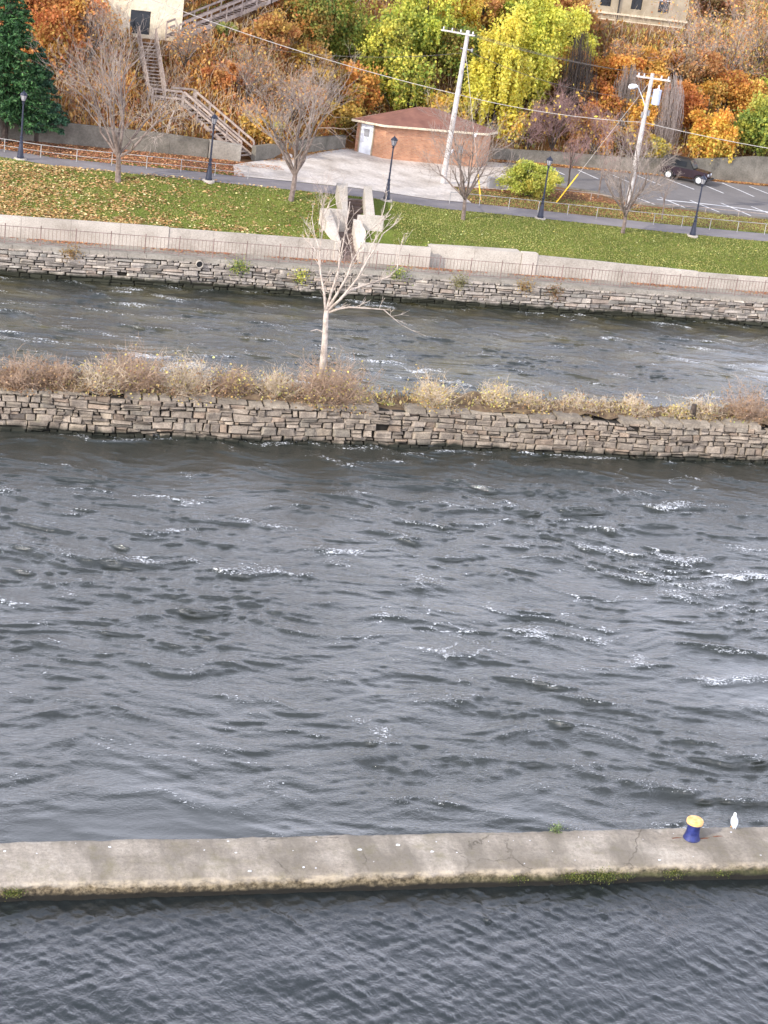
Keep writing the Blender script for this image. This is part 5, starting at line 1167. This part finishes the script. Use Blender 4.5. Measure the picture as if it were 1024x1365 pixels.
# ------------------------------------------------------------------ middle wall: pale bare tree, shrubs, stump
bp = Vector((17.35, 67.5, 1.55)); rt = root('pale_bare_tree', bp, 'pale bleached bare tree rising from the shrubs on the dividing wall', 'tree')
rg = random.Random(12)
def zpt(x, y, dy=0): return on_y(330+x/2.926, 200+y/2.926, 67.5+dy)
base_t = [bp-Vector((0, 0, .2)), zpt(298, 790), zpt(303, 720), zpt(305, 660), zpt(308, 625)]
tk = MB().tube(base_t, [.17, .135, .12, .11, .095], 10)
BR = [([(305, 630), (300, 560), (285, 480), (283, 400), (292, 320), (300, 250), (325, 195)], .6), ([(310, 622), (325, 560), (355, 470), (370, 380), (385, 300), (400, 200)], .3), ([(318, 612), (350, 560), (390, 490), (410, 430), (403, 380), (388, 330), (384, 260)], -.3),
      ([(316, 625), (365, 580), (430, 500), (470, 425), (500, 380), (530, 325), (582, 285)], -.7), ([(362, 580), (400, 546), (450, 530), (505, 512), (555, 492), (585, 462), (590, 410), (612, 330)], .5), ([(318, 632), (360, 618), (400, 613), (480, 618), (530, 622), (568, 655), (605, 686)], -.4),
      ([(430, 500), (455, 440), (475, 400), (505, 330), (530, 240), (545, 170)], .9), ([(355, 470), (360, 400), (352, 330), (360, 260), (345, 200)], .9), ([(283, 460), (272, 400), (240, 360), (225, 350)], .5), ([(410, 430), (440, 380), (470, 320), (520, 280), (560, 250)], .4), ([(301, 712), (270, 700), (246, 706)], -.2), ([(285, 400), (262, 330), (250, 260)], .8)]
crn = MB()
for i, (pts, dep) in enumerate(BR):
    n = len(pts); W = [zpt(x, y, dep*min(1, k/2.5)) for k, (x, y) in enumerate(pts)]; r0 = .066 if i < 6 else .03
    if i in (10,): r0 = .035
    (tk if i < 6 else crn).tube(W, [max(.013, lerp(r0, .013, (k/(n-1))**.7)) for k in range(n)], 7, True)
    for k in range(1, n):
        for _ in range(2 if i != 10 else 0):
            t = rg.random(); p = W[k-1].lerp(W[k], t); d = (W[k]-W[k-1]).normalized(); v = (d+Vector((rg.gauss(0, .7), rg.gauss(0, .7), rg.gauss(.3, .4)))).normalized(); l = rg.uniform(.4, 1.3)
            q = p+v*l*.5+Vector((0, 0, .05)); e = q+(v+Vector((rg.gauss(0, .3), rg.gauss(0, .3), .25))).normalized()*l*.5
            crn.tube([p, q, e], [.011, .008, .004], 4, False)
            for _2 in range(2):
                v2 = (v+Vector((rg.gauss(0, .6), rg.gauss(0, .6), rg.gauss(.3, .4)))).normalized(); crn.tube([q, q+v2*l*.35], [.008, .005], 3, False)
tk.build('trunk', M_white, rt, smooth=True); crn.build('twigs', M_white, rt)

def shrub(x, y, w_, h_, n, seed, lab, mt=M_shrub, leaf=(220, ['#c9b04a', '#b5a045', '#d4c05a', '#a88a3f'], .055), zb=1.6, name='dry_shrub'):
    rg = random.Random(seed); rt = root(name, (x, y, zb), lab, 'shrub', 'dry shrubs on the dividing wall'); mb = MB(); tips = []
    lob = [(rg.uniform(-.32, .32)*w_, rg.uniform(.6, 1.05)) for _ in range(4)]
    for i in range(n):
        lx, lh = lob[rg.randrange(4)]; bx, by = x+lx+rg.gauss(0, .09)*w_, y+rg.uniform(-.5, .5)*min(w_, 1.1); a = rg.uniform(0, 6.3); k = rg.uniform(.1, 1.3)**1.2; l = h_*lh*rg.uniform(.3, 1.0)**.8
        p = Vector((bx, by, zb-.15)); v = Vector((math.cos(a)*k, math.sin(a)*k*.7, 1)).normalized(); pts = [p]; q = p
        for s_ in range(4): v = (v+Vector((rg.gauss(0, .32), rg.gauss(0, .32), rg.gauss(.0, .2)))).normalized(); q = q+v*l/4; pts.append(q)
        r_ = rg.choice([.7, .8, 1, 1.5]); mb.tube(pts, [.011*r_, .009*r_, .007*r_, .006, .004], 3, False); tips.append(q)
        for _ in range(7):
            t = rg.randint(1, 4); v2 = (v*.6+Vector((rg.gauss(0, .9), rg.gauss(0, .9), rg.gauss(.1, .6)))).normalized(); m_ = pts[t]+v2*l*rg.uniform(.12, .28); e = m_+(v2+Vector((rg.gauss(0, .5), rg.gauss(0, .5), rg.gauss(.1, .4)))).normalized()*l*rg.uniform(.08, .2)
            mb.tube([pts[t], m_, e], [.0065, .005, .003], 3, False); tips.append(e)
    mb.build('twigs', mt, rt)
    c, cols, sz = leaf; g2 = np.random.default_rng(seed); P_ = np.array([tuple(t) for t in tips]); C_ = P_[g2.choice(len(P_), c)]+g2.normal(0, .09, (c, 3)); C_[:, 2] -= g2.random(c)*.35*h_; C_[:, 2] = np.maximum(C_[:, 2], zb)
    V, FQ = quads(C_, g2.uniform(sz*.6, sz*1.4, c), g2, up=.5); np_mesh('leaves', V, FQ, M_leaf, parent=rt, cols=np.repeat(pal(cols, c, g2), 4, 0))
BL = ['#8a6548', '#9a7554', '#b08c66', '#7b5a44']; YL = ['#cfb35c', '#b5a055', '#dcc66a', '#b58f55', '#a3804f']; ML = BL+YL[:2]
def mx_(px_): return on_z(px_, 522+.043*px_, 1.6).x
SH = [(15, 2.6, 1.3, 300, BL, 'dense brown shrub at the far left end of the dividing wall'), (75, 2.4, 1.35, 320, BL, 'brown tangled shrub second from the left on the dividing wall'), (130, 2.2, 1.35, 320, ML, 'brown shrub with yellow sprigs on the dividing wall left of its tallest shrub'),
      (182, 2.2, 2.2, 340, ML, 'tallest feathery beige shrub on the left part of the dividing wall'), (245, 2.4, 1.5, 300, ML, 'beige shrub right of the tallest feathery one on the dividing wall'), (325, 2.0, 1.35, 260, YL, 'yellow flecked shrub on the dividing wall two shrubs left of the pale tree'),
      (375, 2.2, 1.55, 320, ML, 'pinkish shrub on the dividing wall immediately left of the pale tree'), (435, 2.4, 2.0, 420, ML, 'shrub wrapped around the base of the pale bare tree'), (485, 1.6, .9, 150, YL, 'small yellowing shrub just right of the pale bare tree'),
      (520, 1.0, .55, 70, YL+['#8a9a4a'], 'low green yellow tuft in the gap right of the pale tree'), (573, 2.6, 1.35, 330, YL+['#b5884a'], 'rounded yellow flecked shrub alone in the middle of the dividing wall'),
      (675, 2.0, 1.35, 260, YL, 'bright yellow sprigged shrub starting the right hand row on the wall'), (720, 2.0, 1.15, 260, ML, 'beige shrub second in the right hand row on the wall'), (775, 2.6, 1.15, 320, ML, 'broad low shrub third in the right hand row on the wall'),
      (855, 2.4, 1.3, 260, ML, 'twiggy beige shrub left of the dark stump on the wall'), (912, 1.3, .85, 170, YL, 'small yellow shrub at the left of the dark stump'), (945, 1.5, 1.0, 200, ML, 'small brown shrub at the right of the dark stump'),
      (1005, 2.4, 1.6, 260, BL, 'pinkish shrub at the right edge of the dividing wall'), (1065, 2.4, 1.2, 200, ML, 'brown shrub past the right edge of the dividing wall'), (-45, 2.4, 1.2, 200, ML, 'brown shrub past the left edge of the dividing wall'),
      (285, 1.4, 1.0, 120, BL, 'small brown shrub in the dip between two beige shrubs'), (640, 1.0, .5, 60, ML, 'tiny dry tuft just left of the right hand shrub row'), (815, 1.2, .8, 90, ML, 'small sparse shrub in the middle of the right hand row')]
rg = random.Random(31)
for i, (px_, w_, h_, n, cols, lab) in enumerate(SH):
    shrub(mx_(px_), 67.45+rg.uniform(-.15, .35)-(.3 if px_ == 435 else 0), w_*(.84 if px_ < 500 else .64)*rg.uniform(.85, 1.1), h_*rg.uniform(.8, 1.1)*(1.25 if px_ < 330 else 1.12 if px_ < 500 else 1.05), int(n*.8), 500+i, lab, mt=(M_shrubb if (cols is BL or (px_ < 470 and i % 2)) else M_shrub), leaf=(int(n*4.2), cols, .07))
# ground litter over the middle wall
n = 8000; x = g_.uniform(-8, 60, n); y = 66.75+g_.random(n)**1.2*1.9; k = g_.random(n) < .5+.5*np.sin(x*.9+1)*np.sin(x*.37); k &= g_.random(n) < np.clip((y-66.6)*1.2, .25, 1); x, y = x[k], y[k]
V, FQ = quads(np.stack([x, y, 1.6+g_.random(len(x))**2*.35], 1), g_.uniform(.05, .14, len(x)), g_, vert=True, el=2.)
tag(np_mesh('dry_grass', V, FQ, M_leaf, cols=np.repeat(pal(['#a3865f', '#8a6a4a', '#b59a6a', '#9a9050', '#7b5f45'], len(x), g_), 4, 0)), 'dry grass and leaf litter along the top of the dividing wall', 'grass', kind='stuff')
p = on_z(929, 563, 1.6); b = MB().lathe((0, 0, 0), [(.13, -.2), (.13, .3), (.115, .62), (.1, .66), (.0, .67)], 9); o = b.build('wooden_stump', M_darkbark); o.location = (p.x, 67.3, 1.6); tag(o, 'dark weathered wooden stump post on the dividing wall near the right edge', 'post')
# sparse pale sapling standing on the lawn left of the steps
bare((23.1, 94.2, G(23.1, 94.2)), 3.6, 1.2, 61, 'thin upright grey sapling on the lawn edge left of the concrete steps', n=(5, 4, 3, 2), r0=.03, mt=M_twiggrey, mk=M_twiggrey, trunk_h=.06)

# weeds on walls
def tuft(x, y, z, r, n, cols, seed, lab, size=.06, dz=.5, name='weed_tuft'):
    g2 = np.random.default_rng(seed); rt = root(name, (x, y, z), lab, 'weed', 'weeds growing from the walls'); C_ = g2.normal(0, 1, (n, 3))*np.array([r, r*.5, r*dz])+np.array([x, y-.02, z+r*dz*.6])
    V, FQ = quads(C_, g2.uniform(size*.6, size*1.4, n), g2); np_mesh('leaves', V, FQ, M_leaf, parent=rt, cols=np.repeat(pal(cols, n, g2), 4, 0)); mb = MB()
    rgg = random.Random(seed)
    for i in range(12): q = C_[rgg.randrange(n)]; mb.tube([(x+rgg.uniform(-.3, .3)*r, y+.05, z-.02), tuple(q)], .004, 3, False)
    mb.build('stems', M_twig, rt)
q = on_z(741, 1108, 1.0)
tuft(q.x, 34.8, 1.0, .09, 260, ['#6f7d4a', '#8a9460', '#5f7040'], 71, 'small grey green weed on the river edge of the lock wall', .03, 1.1)
GM = ['#4a5722', '#5c6a2a', '#757533', '#39451c', '#4a4a26', '#8a8a40']
for i, (a, r_, n, lab) in enumerate([(805, .2, 1500, 'leafy green weed clump on the dark face of the lock wall'), (838, .1, 400, 'small bright green clump right of the leafy weeds on the wall face'), (770, .16, 900, 'mossy clump left of the leafy weeds on the wall face'), (690, .14, 350, 'thin moss patch on the wall face below the crack'), (905, .14, 350, 'thin moss patch on the wall face below the blue bollard'), (970, .14, 350, 'thin moss patch on the wall face near the right edge'), (17, .14, 800, 'mossy clump on the wall face at the left edge')]):
    q = on_z(a, 1172 if a > 100 else 1195, .68); tuft(q.x, 33.3, .66, r_, n, GM, 80+i, lab, .022, .35)
WALLW = [(318, 358, GR, 'green weed on the stone river wall below the railing left of centre'), (400, 372, YG, 'yellow weed low on the stone river wall near the pale tree'), (530, 366, GR, 'green weed under the promenade edge right of the pale tree'), (612, 378, ['#7a6f4a', '#8a8250'], 'dry weed under the promenade edge below the recessed bay'),
         (738, 392, ['#8a5f3f', '#7b6a45'], 'brown weed cluster on the river wall below the light pillar'), (700, 385, ['#8f6a42', '#a8884a'], 'rusty brown weeds just left of the pillar cluster on the river wall'), (95, 340, ['#a37a45', '#8a6f45'], 'dry weed on the river wall at the left')]
for i, (a, b2, cols, lab) in enumerate(WALLW):
    q = on_y(a, b2, 90.9); tuft(q.x, 90.88, q.z, .28, 420, cols, 90+i, lab, .06, .8)
# drain pipe
q = on_y(266, 352, 90.9); b = root('drain_pipe', (q.x, 90.85, q.z), 'round drain pipe mouth in the stone river wall at left', 'pipe')
My = Matrix.Rotation(R(90), 3, 'X')
mb = MB(); n_ = 20
for r_a, r_b, y_a, y_b in ((.2, .2, -.12, .3),):
    vs = []
    for rr_, yy in ((.2, -.06), (.17, -.06), (.17, .3), (.2, .3)):
        for j in range(n_): a = 2*math.pi*j/n_; vs.append((rr_*math.cos(a), yy, rr_*math.sin(a)))
    mb.add(vs, [(i*n_+j, i*n_+(j+1) % n_, ((i+1) % 4)*n_+(j+1) % n_, ((i+1) % 4)*n_+j) for i in range(4) for j in range(n_)])
mb.build('pipe', M_conc, b, local=True); MB().lathe((0, .1, 0), [(.168, 0), (.168, .05)], 20, My).build('dark_bore', M_black, b, local=True)
